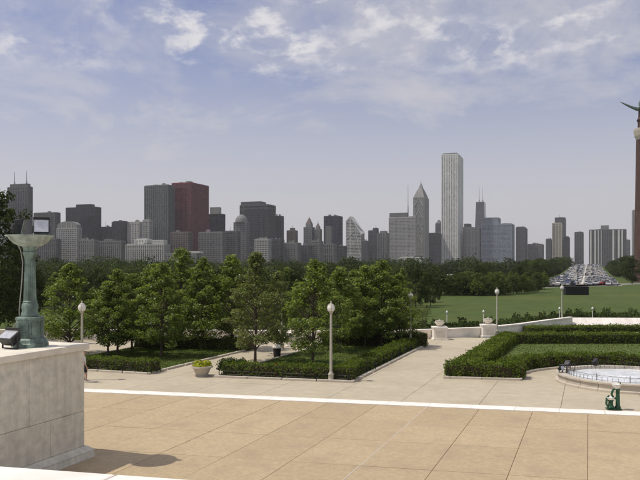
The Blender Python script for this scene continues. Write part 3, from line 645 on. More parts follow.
for i in range(78):
    px = -50 + 480 * ((i * 0.618) % 1) + rr.uniform(-6, 6); d = 72 + 62 * ((i * 0.377) % 1); 
    if px > 395 and d < 90: continue
    yt = rr.uniform(268, 277) if px > 25 else rr.uniform(255, 270); H = max(4.5, zat(yt, d))
    tree('grove_tree', (BT if i % 3 else YT)[i % 3], D(px, d), H / 7 * rr.uniform(.95, 1.25), H / 7, rr.uniform(0, 6.28), 'dark broad tree standing in the grove behind the hedged beds', 'trees in the grove behind the beds')
big = tree_meshes(77, 12.5, 8.0, 1.8, 110, 9000, .30, LF['dark'], 'broad', .95)
tree('big_dark_tree', big, D(-12, 58), .95, 1.0, 0.4, 'tall dark dense tree rising behind the bronze standard', None)
tree('big_dark_tree', big, D(20, 66), .62, .72, 2.4, 'lower dark tree behind the shaft of the bronze standard', None)

for px, d, H in ((404, 76, 2.3), (413, 84, 2.0), (422, 79, 1.5), (409, 96, 2.6), (427, 92, 1.5), (398, 88, 3.0)):
    o = thing('rough_bush', 'rough bush beyond the low wall by the far corner lamp post', 'bush', D(px, d), px, 'rough bushes beyond the wall'); o.scale = (H / 7 * 1.5, H / 7 * 1.5, H / 7)
    link('stems_or_dark_core', BT[int(px) % 3][0], o); link('foliage', YP[int(px) % 2][1], o)

# ground cover and lawn edge growth beyond the wall
n = 9000; px = rng.uniform(400, 720, n); dd = rng.uniform(0, 1, n) ** 1.3 * 10
lx = np.array([Vector(D(p, np.interp(p, [400, 440, 488, 545, 571, 720], [66, 67, 70, 80, 86, 86]) + 1 + q)) for p, q in zip(px, dd)])
hh = rng.uniform(0, 1, n) ** 1.5 * (0.35 + .55 * (np.sin(px * .35) * np.sin(px * .13 + 1) > .1)) ; lx[:, 2] = hh
quads('ground_cover', lx, rng.normal(size=(n, 3)) + [0, 0, .5], rng.uniform(.18, .4, n), LF['far'], label='ragged green ground cover growing beyond the low wall', cat='ground cover', kind='stuff')
# ------------------------------------------------------------------ far roads, cars, trees
RX0, RX1 = -15.5, 11.0
def rz_(y): return 0.012 if y < 285 else .012 + 8.6 * (1 - math.cos(math.pi * min(1, (y - 285) / 620))) / 2     # the avenue climbs towards its bridge
ys = [236] + list(range(285, 1500, 31)); ar = MB(); em = MB()
for a, c in zip(ys[:-1], ys[1:]):
    ar.add([(RX0, a + (0), rz_(a)), (RX1, a + (26 if a == 236 else 0), rz_(a)), (RX1, c, rz_(c)), (RX0, c, rz_(c))], [(0, 1, 2, 3)])
    if a >= 285:
        za, zc_ = rz_(a) - .05, rz_(c) - .05
        em.add([(RX0 - 2.5 - za, a, -.1), (RX1 + 2.5 + za, a, -.1), (RX1 + 2.5 + zc_, c, -.1), (RX0 - 2.5 - zc_, c, -.1), (RX0 - 2, a, za), (RX1 + 2, a, za), (RX1 + 2, c, zc_), (RX0 - 2, c, zc_)], [(4, 5, 6, 7), (0, 4, 7, 3), (1, 2, 6, 5)])
ar.build('avenue', MT['asphalt'], kind='structure'); em.build('embankment', MT['ground'], kind='structure')
cr = [D(150, 175), D(420, 186), D(480, 205), D(560, 240), D(640, 272), D(760, 330)]
for a, c in zip(cr[:-1], cr[1:]):
    u = (c - a).normalized(); n_ = Vector((-u.y, u.x, 0)) * 6
    MB().add([(p.x, p.y, .012) for p in (a - n_, c - n_, c + n_, a + n_)], [(0, 1, 2, 3)]).build('park_road', MT['asphalt'], kind='structure')
mk = MB()
for x in (-11.2, -6.9, 1.9, 6.3):
    for y in range(290, 700, 9): mk.add([(x - .1, y, rz_(y) + .02), (x + .1, y, rz_(y) + .02), (x + .1, y + 3, rz_(y + 3) + .02), (x - .1, y + 3, rz_(y + 3) + .02)], [(0, 1, 2, 3)])
for x in (-2.6, -2.2):
    for a, c in zip(ys[1:-1], ys[2:]): mk.add([(x - .1, a, rz_(a) + .02), (x + .1, a, rz_(a) + .02), (x + .1, c, rz_(c) + .02), (x - .1, c, rz_(c) + .02)], [(0, 1, 2, 3)])
mk.build('lane_markings', MT['paint'], kind='structure')
def carmesh(paint):
    b = MB(); prof = [(-2.2, .35), (-2.25, .75), (-1.9, .92), (-1.35, .98), (1.0, 1.0), (2.1, .82), (2.25, .6), (2.2, .35)]
    b.frustum([(x, -.86, z) for x, z in prof], [(x, .86, z) for x, z in prof]); b.cur = 0
    cab = [(-1.55, .98), (-.95, 1.46), (.25, 1.46), (1.0, .99)]
    b.cur = 1; b.frustum([(x, -.80 + .12 * (z > 1.2), z) for x, z in cab], [(x, .80 - .12 * (z > 1.2), z) for x, z in cab])
    b.cur = 0; b.box(-.95, .27, -.69, .69, 1.455, 1.50)
    for sx, sy in ((0, 1), (0, -1)):
        b.tube([(-1.55, sy * .78, 1.0), (-.95, sy * .68, 1.47)], .05, 4); b.tube([(1.0, sy * .78, 1.0), (.25, sy * .68, 1.47)], .05, 4)
    b.cur = 2
    for x in (-1.4, 1.4):
        for y in (-.8, .8): b.tube([(x, y - .1, .32), (x, y + .1, .32)], .32, 10)
    return b.mesh('car', [paint, MT['carglass'], MT['tyre']])
CP = [('white', (.55, .55, .54)), ('silver', (.34, .345, .36)), ('black', (.02, .02, .022)), ('red', (.30, .03, .025)), ('blue', (.05, .08, .2)), ('beige', (.45, .40, .31)), ('grey', (.16, .165, .17))]
CM = [(n_, carmesh(mat(n_ + '_car_paint', c_, .3, spec=.6, var=.02))) for n_, c_ in CP]
wts = [6, 6, 2, .6, .7, 2.5, 5]
for lane, x in enumerate((-14.3, -11.2, -8.0, -4.6, -.4, 3.0, 6.2, 9.4)):
    y = 262 + rr.uniform(0, 10)
    while y < 1050:
        n_, m_ = rr.choices(CM, wts)[0]; o = link('car', m_, None, (x + rr.uniform(-.9, .9), y, rz_(y) + .03)); o.rotation_euler.z = R_(90 if lane > 3 else -90); o.rotation_euler.y = -math.atan((rz_(y + 2) - rz_(y - 2)) / 4) * (1 if lane > 3 else -1)
        tag(o, n_ + ' car in the dense traffic on the distant avenue', 'car', n_ + ' cars in the avenue traffic'); y += rr.choice((8, 12, 18, 30)) * (1 + (y - 260) / 420)
for k, (px, d, n_i, rz, lab_) in enumerate(((457, 197, 2, 60, 'black car turning on the park road beyond the lawn'), (433, 190, 1, 15, 'silver car on the park road near the trees'), (520, 222, 0, 35, 'white car on the park road short of the avenue'), (548, 234, 5, 35, 'beige car at the park road junction with the avenue'), (606, 258, 3, 35, 'red car on the park road past the avenue'), (470, 203, 6, 30, 'grey car following along the park road'))):
    o = link('car', CM[n_i][1], None, D(px, d, .015)); o.rotation_euler.z = R_(rz); tag(o, lab_, 'car')
# bus
bs = thing('bus', 'long white bus parked among the far trees', 'bus', D(448, 300), R_(8)); wb = mat('bus_white', (.78, .78, .76), .35, var=.03)
bb_ = MB().box(-4.6, 4.6, -1.25, 1.25, .45, 3.1).build('body', wb, bs, bevel=.15); MB().box(-4.3, 4.3, -1.262, -1.255, 1.5, 2.3).build('window_strip', MT['carglass'], bb_); MB().box(4.605, 4.62, -1.0, 1.0, 1.2, 2.5).build('windscreen', MT['carglass'], bb_); MB().box(-2.5, 2.0, -.8, .8, 3.102, 3.35).build('roof_unit', wb, bs, bevel=.05)
for x in (-3, 3):
    for y in (-1.1, 1.1): MB().tube([(x, y - .17, .5), (x, y + .17, .5)], .5, 14).build('wheel', MT['tyre'], bs)
# dark shelter on the lawn
sh = thing('lawn_shelter', 'low black shelter with small pointed roof on the far lawn', 'shelter', D(576, 163), HEAD); 
dk = mat('black_boards', (.018, .018, .018), .8, var=.3, scale=3)
for k in range(11): MB().box(-2.65 + k * .482, -2.65 + k * .482 + .47, -.9, -.84, .05, 1.9).build('board', dk, sh)
MB().box(-2.65, 2.65, -.83, .9, 0, 1.88).build('body', dk, sh); MB().frustum([(-2.8, -1.0, 1.9), (2.8, -1.0, 1.9), (2.8, 1.0, 1.9), (-2.8, 1.0, 1.9)], [(-2.7, -.9, 2.02), (2.7, -.9, 2.02), (2.7, .9, 2.02), (-2.7, .9, 2.02)]).build('roof', dk, sh)
MB().frustum([(-1.6, -.6, 2.022), (-.2, -.6, 2.022), (-.2, .6, 2.022), (-1.6, .6, 2.022)], [(-1.0, -.1, 3.3), (-.85, -.1, 3.3), (-.85, .1, 3.3), (-1.0, .1, 3.3)]).build('pointed_roof', dk, sh)
# street lights
def streetlight(px, d, yt, lab_):
    t = thing('street_light', lab_, 'street light', D(px, d), 0, 'dark street lights'); H = zat(yt, d)
    MB().lathe([(.2, 0), (.2, .5), (.12, .6), (.08, H - .3)], 8).build('pole', MT['iron'], t); MB().tube([(0, 0, H - .4), (.4, 0, H - .05), (1.6, 0, H)], .05, 6).build('arm', MT['iron'], t); MB().box(1.4, 2.1, -.15, .15, H - .08, H + .06).build('lamp_head', MT['iron'], t, bevel=.03)
streetlight(413, 180, 256.5, 'tall dark street light rising in front of the pale twin stepped tower'); streetlight(578, 262, 262, 'dark street light standing in the middle of the avenue traffic'); streetlight(508, 205, 276, 'short dark street light beside the park road'); streetlight(532, 218, 278, 'dark street light at the road bend near the avenue')

FT = [tree_meshes(90 + k, 10, 9.0, 1.0, 70, 5200, .36, LF['far'], 'broad', 1.25) for k in range(4)]
fl = []
for i in range(60):                                     # trees along the park road and left of the avenue
    px = 330 + 222 * ((i * .618) % 1); d = 205 + 120 * ((i * .377 + .1) % 1); H = rr.uniform(4.2, 6.4) if i % 3 else rr.uniform(6.5, 8)
    P_ = D(px, d)
    if P_.x > RX0 - 4 or abs(d - np.interp(px, [330, 420, 480, 560], [182, 186, 205, 240])) < 9: continue
    if 436 < px < 462 and d < 300: H = min(H, 3.8)
    fl.append((P_, H))
for P_, H in fl: tree('park_tree', FT[rr.randrange(4)], P_, H / 10 * rr.uniform(.95, 1.2), H / 10, rr.uniform(0, 6), 'bushy green tree beyond the lawn and park road', 'trees beyond the park road')
for i in range(58):                                     # small trees along the near side of the park road
    px = 400 + 146 * ((i * .618) % 1); d = 150 + 30 * ((i * .377) % 1) + max(0, px - 480) * .45; H = rr.uniform(2.8, 5.4)
    tree('small_park_tree', (YT if i % 2 else FT)[i % 4], D(px, d), (H / 7 if i % 2 else H / 10) * rr.uniform(1.0, 1.3), H / 7 if i % 2 else H / 10, rr.uniform(0, 6), 'small bushy tree at the far edge of the wide lawn', 'small trees edging the lawn')
for i in range(64):                                     # right of the avenue
    y = 292 + 380 * ((i * .618) % 1) ** 1.5; x = RX1 + 4.5 + 75 * ((i * .377) % 1) ** 1.7; v = Vector((x, y, 0)); d = v.dot(FW); px = 320 + F * v.dot(RT) / d
    H = max(6, zat(np.interp(px, [590, 600, 640, 680], [268, 266, 252, 248]) + rr.uniform(-1, 5), d)); tree('park_tree', FT[rr.randrange(4)], v, H / 10 * .95, H / 10, rr.uniform(0, 6), 'tall dark tree on the grass right of the busy avenue', 'trees right of the avenue')
for i in range(46):                                     # avenue left side
    y = 292 + 600 * i / 46; x = RX0 - 4.5 - rr.uniform(0, 12); H = rr.uniform(6.5, 9) + .016 * (y - 285)
    tree('park_tree', FT[rr.randrange(4)], Vector((x, y, 0)), H / 10, H / 10, rr.uniform(0, 6), 'broad tree lining the left side of the busy avenue', 'trees lining the avenue')
def wood(name, label, pxs, ds, hs, count, leaf, nl):
    cen = []; nr = []
    for i in range(count):
        px = rng.uniform(*pxs); d = rng.uniform(*ds); p = D(px, d)
        if RX0 - 14 < p.x < RX1 + 12: continue
        H = rng.uniform(*hs); m_ = nl; v = rng.normal(size=(m_, 3)); v /= np.linalg.norm(v, axis=1, keepdims=True)
        cen.append(np.array((p.x, p.y, H * .52)) + v * [H * .5, H * .5, H * .47] * rng.uniform(.75, 1.05, (m_, 1)) * (1 + .16 * np.sin(v[:, :1] * 9 + i) + .12 * np.sin(v[:, 1:2] * 13 + 2 * i))); nr.append(v + [0, 0, .3] + rng.normal(0, .4, (m_, 3)))
    cen = np.concatenate(cen); return quads(name, cen, np.concatenate(nr), rng.uniform(leaf * .6, leaf * 1.4, len(cen)), LF['far'], label=label, cat='wood', kind='stuff')
wood('far_wood', 'dark belt of far trees below the city skyline', (-60, 720), (330, 900), (6.0, 12.5), 560, 1.2, 420)
wood('left_wood', 'dark belt of trees closing the view behind the grove', (-60, 440), (150, 330), (4.5, 8.0), 300, .55, 560)

# ------------------------------------------------------------------ red column with winged finial
col = thing('monument_column', 'tall reddish column with carved top and winged bronze finial', 'column', D(647, 300)); d = 300; U3 = d / F; hz_ = lambda y: zat(y, d)
MB().lathe([(11.8 * U3, 0), (11.8 * U3, 8), (11.6 * U3, 10), (11.6 * U3, 20)], 24).build('base', MT['column'], col)
n = 40; b = MB(); rg = [[((r - .25 * (i % 2)) * math.cos(2 * math.pi * i / n), (r - .25 * (i % 2)) * math.sin(2 * math.pi * i / n), z) for i in range(n)] for r, z in ((11.5 * U3, 20.01), (10 * U3, hz_(140)))]
b.frustum(*rg).build('fluted_shaft', MT['column'], col)
MB().lathe([(10 * U3, hz_(139.9)), (11.5 * U3, hz_(136)), (12.4 * U3, hz_(131)), (12.4 * U3, hz_(129)), (9 * U3, hz_(128))], 24).build('capital', MT['kerb'], col)
MB().lathe([(8.5 * U3, hz_(127.9)), (8.5 * U3, hz_(122)), (9.6 * U3, hz_(120)), (8 * U3, hz_(117)), (8 * U3, hz_(110)), (9 * U3, hz_(108))], 20).build('drum', MT['column'], col)
MB().lathe([(7 * U3, hz_(107.9)), (8 * U3, hz_(103)), (5 * U3, hz_(96)), (2 * U3, hz_(90))], 14).build('finial', MT['verd'], col, smooth=True)
for s in (-1, 1):
    b = MB(); ps = [RT * (s * x * U3) + Vector((0, 0, hz_(y))) for x, y in ((3, 108), (10, 109), (16, 107), (22, 104.2), (27, 101.8))]
    b.tube(ps, [2.4 * U3, 1.9 * U3, 1.2 * U3, .8 * U3, .2 * U3], 8).build('wing', MT['verd'], col, smooth=True)

# ------------------------------------------------------------------ skyline
GL = {}
def gl(col):
    if col not in GL: GL[col] = glassmat('window_glass', col)
    return GL[col]
FMt = {}
def fm(col):
    if col not in FMt: FMt[col] = mat('facade', col, .75, var=.14, scale=.03, streak=.10, objrand=.06)
    return FMt[col]
def corners(xl, xm, xr, d):
    a, m_, b_ = ((q - 320) / F for q in (xl, xm, xr)); R = m_ * d; c0 = D(xm, d)
    if xm < 589:                                        # xm is the south-east corner
        W = (R - a * d) / (C21 + a * S21); Lg = (b_ * d - R) / (S21 - b_ * C21) if xr > xm + .2 else 30
        return c0.x - W, c0.x, c0.y, c0.y + min(max(Lg, 12), 90)
    W = (b_ * d - R) / (C21 + b_ * S21)
    return c0.x, c0.x + W, c0.y, c0.y + 35
def skin(b, x0, x1, y0, y1, z0, z1, ps, pw, fh, bh, ztop=None, dep=.7):
    """piers and floor bands on the four faces of a box"""
    for face in 'SEWN':
        l = (x1 - x0) if face in 'SN' else (y1 - y0); n_ = max(2, round(l / ps))
        for i in range(n_ + 1):
            s = l * i / n_; w2 = pw / 2 * (1.5 if i in (0, n_) else 1); zt = z1 if ztop is None else ztop(face, s / l)
            if face == 'S': b.box(x0 + s - w2, x0 + s + w2, y0 - dep, y0 + .1, z0, zt)
            elif face == 'N': b.box(x0 + s - w2, x0 + s + w2, y1 - .1, y1 + dep, z0, zt)
            elif face == 'E': b.box(x1 - .1, x1 + dep, y0 + s - w2, y0 + s + w2, z0, zt)
            else: b.box(x0 - dep, x0 + .1, y0 + s - w2, y0 + s + w2, z0, zt)
    if bh > 0:
        zz = z0 + fh; e = dep * .72
        while zz < z1 - .3 * fh:
            b.box(x0 - e, x1 + e, y0 - e, y1 + e, zz - bh, zz); zz += fh
        b.box(x0 - dep * .9, x1 + dep * .9, y0 - dep * .9, y1 + dep * .9, z1 - max(bh, 1.6), z1 + .4)
STY = dict(grid=(5.5, 1.5, 3.9, 1.4), fine=(3.4, 1.0, 3.9, 1.3), vert=(4.6, 2.0, 3.9, .5), horiz=(14, 1.0, 4.0, 2.0), curtain=(3.0, .35, 4.0, .6), wide=(9, 2.6, 4.0, 1.2), slab=(6, 3.6, 4.4, 2.4))
def B(name, label, xl, xm, xr, yt, d, sty, fcol, gcol, blocks=(), masts=(), base=0.0, cap=True, cat='building'):
    x0, x1, y0, y1 = corners(xl, xm, xr, d); z1 = zat(yt, d); t = thing(name, label, cat, (x0, y0, base)); ps, pw, fh, bh = STY[sty]
    W, Lg, H = x1 - x0, y1 - y0, z1 - base
    ww = MB().box(0, W, 0, Lg, 0, H - .3).build('window_wall', gl(gcol), t); f = MB(); skin(f, 0, W, 0, Lg, 0, H, ps, pw, fh, bh); f.build('facade_frame', fm(fcol), ww, kind='stuff')
    q = random.Random(label)
    for k in range(q.choice((1, 1, 2))):
        zz = H * q.uniform(.3, .7) if k else H - fh * 1.5; MB().box(-.62, W + .62, -.62, Lg + .62, zz - fh * .9, zz).build('louvre_floor', fm(tuple(c * .55 for c in fcol)), t)
    for k in range(q.choice((2, 3, 4))):
        ux, uy, us = q.uniform(.1, .75) * W, q.uniform(.15, .7) * Lg, q.uniform(.08, .2); MB().box(ux, ux + us * W, uy, uy + us * Lg, H + .9, H + q.uniform(2.5, 5.5)).build('roof_plant', fm(tuple(c * q.uniform(.7, 1.3) for c in GRY)), t)
    if q.random() < .5: MB().lathe([(.4, H), (.12, H + q.uniform(7, 16))], 5, c=(W * q.uniform(.3, .7), Lg * .4, 0)).build('aerial', fm((.22, .22, .23)), t)
    if cap: MB().box(.6, W - .6, .6, Lg - .6, H - .2, H + 1.0).build('roof', fm(fcol), t)
    for bl in blocks:
        bxl, bxr, byt = bl[:3]; bc = bl[3] if len(bl) > 3 else fcol; fr0, fr1 = (bxl - xl) / (xm - xl), (bxr - xl) / (xm - xl)
        hb = zat(byt, d) - base; bb = MB().box(W * fr0, W * fr1, Lg * .08, Lg * .75, H + .5, hb); skin(bb, W * fr0, W * fr1, Lg * .08, Lg * .75, H + .5, hb, 4.5, .8, 4, .8, dep=.4); bb.build('rooftop_block', fm(bc), t)
    for mx_, my in masts:
        fx = (mx_ - xl) / (xm - xl) * W; hm = zat(my, d) - base; b = MB(); top0 = H
        b.lathe([(1.7, top0), (1.2, top0 + (hm - top0) * .35), (.75, top0 + (hm - top0) * .36), (.35, hm)], 6, c=(fx, Lg * .4, 0)).build('mast', fm((.22, .22, .23)), t)
    return t, W, Lg, H
DK, DK2, BLK = (.060, .062, .068), (.095, .095, .097), (.020, .021, .028)
GRY, LGT, PAL, CRM, BRN = (.18, .178, .172), (.36, .352, .335), (.58, .57, .54), (.46, .42, .34), (.13, .105, .09)
g1, g2, g3, gblue = (.028, .034, .046), (.05, .058, .072), (.085, .095, .112), (.10, .14, .19)
# left part
B('office_tower', 'dark stepped tower with twin roof masts behind the bronze standard', 8, 28, 32, 186.5, 1500, 'vert', DK2, g1, [(10, 27, 183.5)], [(13, 170.5), (25, 170.5)])
B('office_block', 'grey block at the frame edge behind the big dark tree', -30, 6, 9, 199, 1450, 'grid', GRY, g2)
B('office_block', 'dark narrow block between twin mast tower and pale lattice building', 34, 55, 60, 212.5, 1420, 'fine', DK2, g1)
B('office_tower', 'broad near black tower with raised centre roof', 66, 95, 101, 207, 1480, 'curtain', BLK, (.02, .022, .03), [(76, 90, 204)])
B('office_block', 'low dark block tucked between two near black buildings', 100, 110, 113, 227, 1500, 'fine', DK, g1)
B('office_block', 'short black glass building right of the broad black tower', 112, 126, 130, 222, 1450, 'curtain', BLK, (.02, .022, .03), [(113, 124, 221)])
B('office_block', 'concrete slab with strong vertical piers behind the shaft of the standard', 38, 56, 59, 239, 1330, 'vert', DK2, g1)
B('office_block', 'low grey ribbed building beneath the near black tower', 79, 94, 97, 240, 1330, 'vert', GRY, g1)
B('office_block', 'wide grey ribbed building beneath the black glass building', 97, 121, 125, 241, 1340, 'vert', GRY, g2, [(104, 112, 239)])
B('office_tower', 'tall greenish glass tower with pale crown beside the red tower', 145, 168, 174, 185, 1380, 'vert', (.12, .14, .135), (.04, .055, .055), [(146, 167, 184.4, LGT)])
# the red tower
t, W, Lg, H = B('red_tower', 'tall plain dark red tower', 172, 191, 208.5, 182.5, 1400, 'curtain', (.20, .018, .030), (.075, .010, .018))
B('office_block', 'dark blue block right of the red tower', 209, 221, 225, 214, 1480, 'curtain', BLK, (.025, .03, .05), [(210, 218, 207, LGT)])
B('office_block', 'slim pale tower standing before the greenish glass tower', 143, 149, 151.5, 220, 1330, 'fine', LGT, g3)
B('office_block', 'pale blank walled block joined to the slim pale tower', 129, 140, 143, 222, 1360, 'slab', LGT, g3)
B('office_block', 'small white block above the broad concrete building', 136, 147, 150, 239, 1290, 'slab', PAL, g3)
B('office_block', 'broad concrete building with white left wing', 126, 164, 169, 244.5, 1270, 'vert', LGT, g2, [(152, 163, 240, PAL), (127, 133, 243.6, PAL)])
B('office_block', 'dark gridded building directly below the red tower', 171, 188, 192, 232, 1300, 'grid', BRN, g1)
B('office_block', 'low grey building with flat white roof hut', 165, 196, 201, 253.5, 1220, 'grid', GRY, g2, [(185, 199, 251.5, PAL)])
B('office_block', 'wide grey hotel block between red tower and domed tower', 199, 222, 226, 232, 1330, 'fine', GRY, g2)
B('office_block', 'grey narrow block beside the wide grey hotel', 225, 237, 240, 231, 1350, 'fine', DK2, g1)
B('office_tower', 'massive dark stepped tower in the middle of the skyline', 240, 268, 275.5, 204.5, 1560, 'curtain', DK2, g1, [(240.5, 260, 201)])
B('office_block', 'dark annex stepping down right of the massive dark tower', 274, 281, 283.5, 216, 1600, 'fine', DK, g1)
B('office_block', 'small dark tower with a stub spire beside the dark annex', 287, 295, 297.5, 230.5, 1650, 'fine', BRN, g1, [(290, 293, 228)], [(291.5, 225)])
B('office_block', 'light stone block in front of the massive dark tower', 255, 268, 271, 239, 1340, 'fine', LGT, g2)
B('office_block', 'dark blue grey block beside the light stone block', 268, 280, 284, 239.5, 1380, 'fine', DK, g1)
B('office_block', 'grey stone block left of the ornate pointed towers', 283, 297, 301, 243, 1380, 'fine', GRY, g2)
B('office_block', 'low dark block below the ornate pointed towers', 295, 308, 312, 245.5, 1400, 'fine', DK2, g1)
B('office_block', 'narrow grey block at the foot of the navy tower', 311, 319, 323, 241, 1420, 'fine', GRY, g2)
B('office_tower', 'navy blue slab tower with plain flat top', 324, 338, 342.5, 216, 1750, 'curtain', (.022, .026, .062), (.016, .02, .05))
B('office_block', 'grey ribbed block in front of the navy tower', 322, 333, 336, 244, 1450, 'vert', GRY, g2, [(325.5, 330, 226)])
B('office_block', 'dark low block between navy tower and diamond roof tower', 335, 343, 346.5, 246, 1480, 'fine', DK, g1)
B('office_block', 'thin dark block right of the diamond roof tower', 362, 367, 369, 241, 1800, 'fine', DK2, g1)
B('office_block', 'dark setback tower with a spire right of the diamond roof tower', 368.5, 376, 378.5, 230.5, 1850, 'fine', DK, g1, [(373, 376.5, 228)], [(375, 225)])
B('office_block', 'ribbed tower with bright edges left of the wide pale slab', 377.5, 386, 389, 233, 1800, 'vert', GRY, g1, [(380, 385, 231)])
B('office_tower', 'wide pale limestone slab with low rooftop box and mast', 389, 415, 416.5, 217, 1950, 'fine', LGT, g3, [(389.6, 407, 212.5, GRY)], [(407.5, 184.5)])
B('office_block', 'low pale wing at the foot of the wide pale slab', 400, 420, 424, 257, 1900, 'horiz', PAL, g3)
B('office_block', 'dark shaft squeezed behind the wide pale slab', 413, 418.5, 421, 217, 2050, 'fine', DK, g1)
B('office_tower', 'dark slab left of the tallest white tower', 428.5, 438, 443, 233, 2100, 'curtain', DK, g1)
t, W, Lg, H = B('slim_tower', 'slim tower with pointed cap beside the tallest white tower', 435.5, 440.5, 442.5, 223.5, 2300, 'fine', DK2, g1)
MB().frustum([(0, 0, H), (W, 0, H), (W, Lg, H), (0, Lg, H)], [(W * .4, Lg * .4, H + 13), (W * .6, Lg * .4, H + 13), (W * .6, Lg * .6, H + 13), (W * .4, Lg * .6, H + 13)]).build('pointed_cap', fm(DK2), t)
STY['aon'] = (5.2, 3.3, 3.9, .25)
t, W, Lg, H = B('tallest_tower', 'tallest plain white tower with vertical ribs', 442, 457.5, 463.5, 154, 2130, 'aon', (.72, .71, .68), (.26, .26, .26))
MB().box(2, W - 2, 2, Lg - 2, H + 1, H + 4.5).build('rooftop_block', fm(GRY), t)
B('office_block', 'grey block just right of the tallest white tower', 463, 472, 475, 227, 2250, 'vert', GRY, g2, [(464, 469, 223.5, DK)])
B('office_block', 'light ribbed block between white tower and blue glass building', 466, 479, 482, 228, 2150, 'vert', LGT, g2)
B('blue_building', 'broad pale blue glass building with stepped top', 481.5, 511.5, 515, 223.5, 2120, 'horiz', (.26, .30, .36), gblue, [(484.5, 498, 217, (.24, .27, .31))])
B('office_block', 'dark grey tower right of the broad blue glass building', 516, 525, 528.5, 227.5, 2250, 'fine', DK2, g2, [(516.5, 524, 226.5)])
B('office_block', 'low pale building in the gap before the right hand towers', 528, 542, 546, 244, 2300, 'grid', GRY, g3)
B('office_block', 'narrow dark block beside the pale twin stepped tower', 546, 551, 553, 239, 2200, 'fine', DK2, g1)
B('office_tower', 'tall dark tower with mast behind the cream ribbed tower', 555, 565, 568, 217.5, 2350, 'fine', DK2, g1, [], [(559, 213.5)])
B('office_tower', 'cream tower with strong vertical ribs at left of the avenue', 552.5, 561.5, 564.5, 223, 2150, 'vert', CRM, g1)
B('office_block', 'dark shoulder block right of the cream ribbed tower', 564, 569, 571.5, 237, 2200, 'curtain', DK, g1)
B('office_tower', 'dark ribbed tower closing the end of the avenue', 575, 583, 585, 232, 2150, 'vert', DK2, g1)
B('apartment_slab', 'long dark apartment slab with bright white piers and roof box', 586.6, 589.5, 626, 230, 2050, 'vert', DK2, g1, [])
x0, x1, y0, y1 = corners(586.6, 589.5, 626, 2050); tt = bpy.data.objects[-1] if False else [o for o in C.objects if o.name.startswith('apartment_slab')][0]; Hs = zat(230, 2050)
for k, (pxa, pxb) in enumerate(((590, 591.6), (594.4, 596), (598, 598.8), (601, 601.7), (612.5, 614.4), (618, 619.8), (621.5, 623))):
    xa, xb = ((q - 589.5) / (626 - 589.5) * (x1 - x0) for q in (pxa, pxb)); MB().box(xa, xb, -1.6, -.71, 0, Hs - 1).build('white_pier', fm(PAL), tt)
MB().box((601 - 589.5) / 36.5 * (x1 - x0), (609 - 589.5) / 36.5 * (x1 - x0), 4, 22, Hs + .5, zat(225.5, 2050)).build('rooftop_block', fm(GRY), tt)
B('office_block', 'thin grey tower at the right end of the apartment slab', 625, 626, 630, 240, 2300, 'fine', GRY, g2)
B('office_tower', 'pale slim tower beside the red column', 632, 633, 645, 210, 2200, 'vert', LGT, g2)

# special shapes
def special(name, label, xl, xm, xr, d): 
    x0, x1, y0, y1 = corners(xl, xm, xr, d); return thing(name, label, 'building', (x0, y0, 0)), x1 - x0, y1 - y0
# pale lattice building with rounded top
t, W, Lg = special('lattice_building', 'pale lattice fronted building with rounded top corners', 57, 77, 80.5, 1360); Z = lambda y: zat(y, 1360); h0, h1 = Z(228), Z(221)
MB().box(0, W, 0, Lg, 0, h0).build('window_wall', gl(g3), t); f = MB(); skin(f, 0, W, 0, Lg, 0, h0, 4.6, 1.3, 3.9, 1.3); f.build('facade_frame', fm(LGT), t)
arcp = [(W * (.5 - .5 * math.cos(q)), h0 + (h1 - h0) * math.sin(q) ** .6) for q in np.linspace(0, math.pi, 13)]
MB().frustum([(x, 0, z) for x, z in arcp], [(x, Lg, z) for x, z in arcp]).build('rounded_roof', fm(GRY), t)
b = MB()
for k in range(1, 8): b.box(W * k / 8 - .6, W * k / 8 + .6, -.6, 0, h0, h0 + (h1 - h0) * .9 * math.sin(math.pi * k / 8) ** .6)
b.build('roof_ribs', fm(LGT), t)
# domed grey tower
t, W, Lg = special('domed_tower', 'grey tower with rounded dome top before the massive dark tower', 234, 246, 249, 1420); Z = lambda y: zat(y, 1420); h0 = Z(222)
MB().box(0, W, 0, Lg, 0, h0).build('window_wall', gl(g2), t); f = MB(); skin(f, 0, W, 0, Lg, 0, h0, 3.6, 1.2, 3.9, 1.2); f.build('facade_frame', fm(GRY), t)
MB().lathe([(W * .48, h0), (W * .45, h0 + 6), (W * .34, h0 + 11), (W * .15, Z(214.6)), (.3, Z(214))], 16, c=(W / 2, Lg / 2, 0)).build('dome', fm(GRY), t, smooth=True)
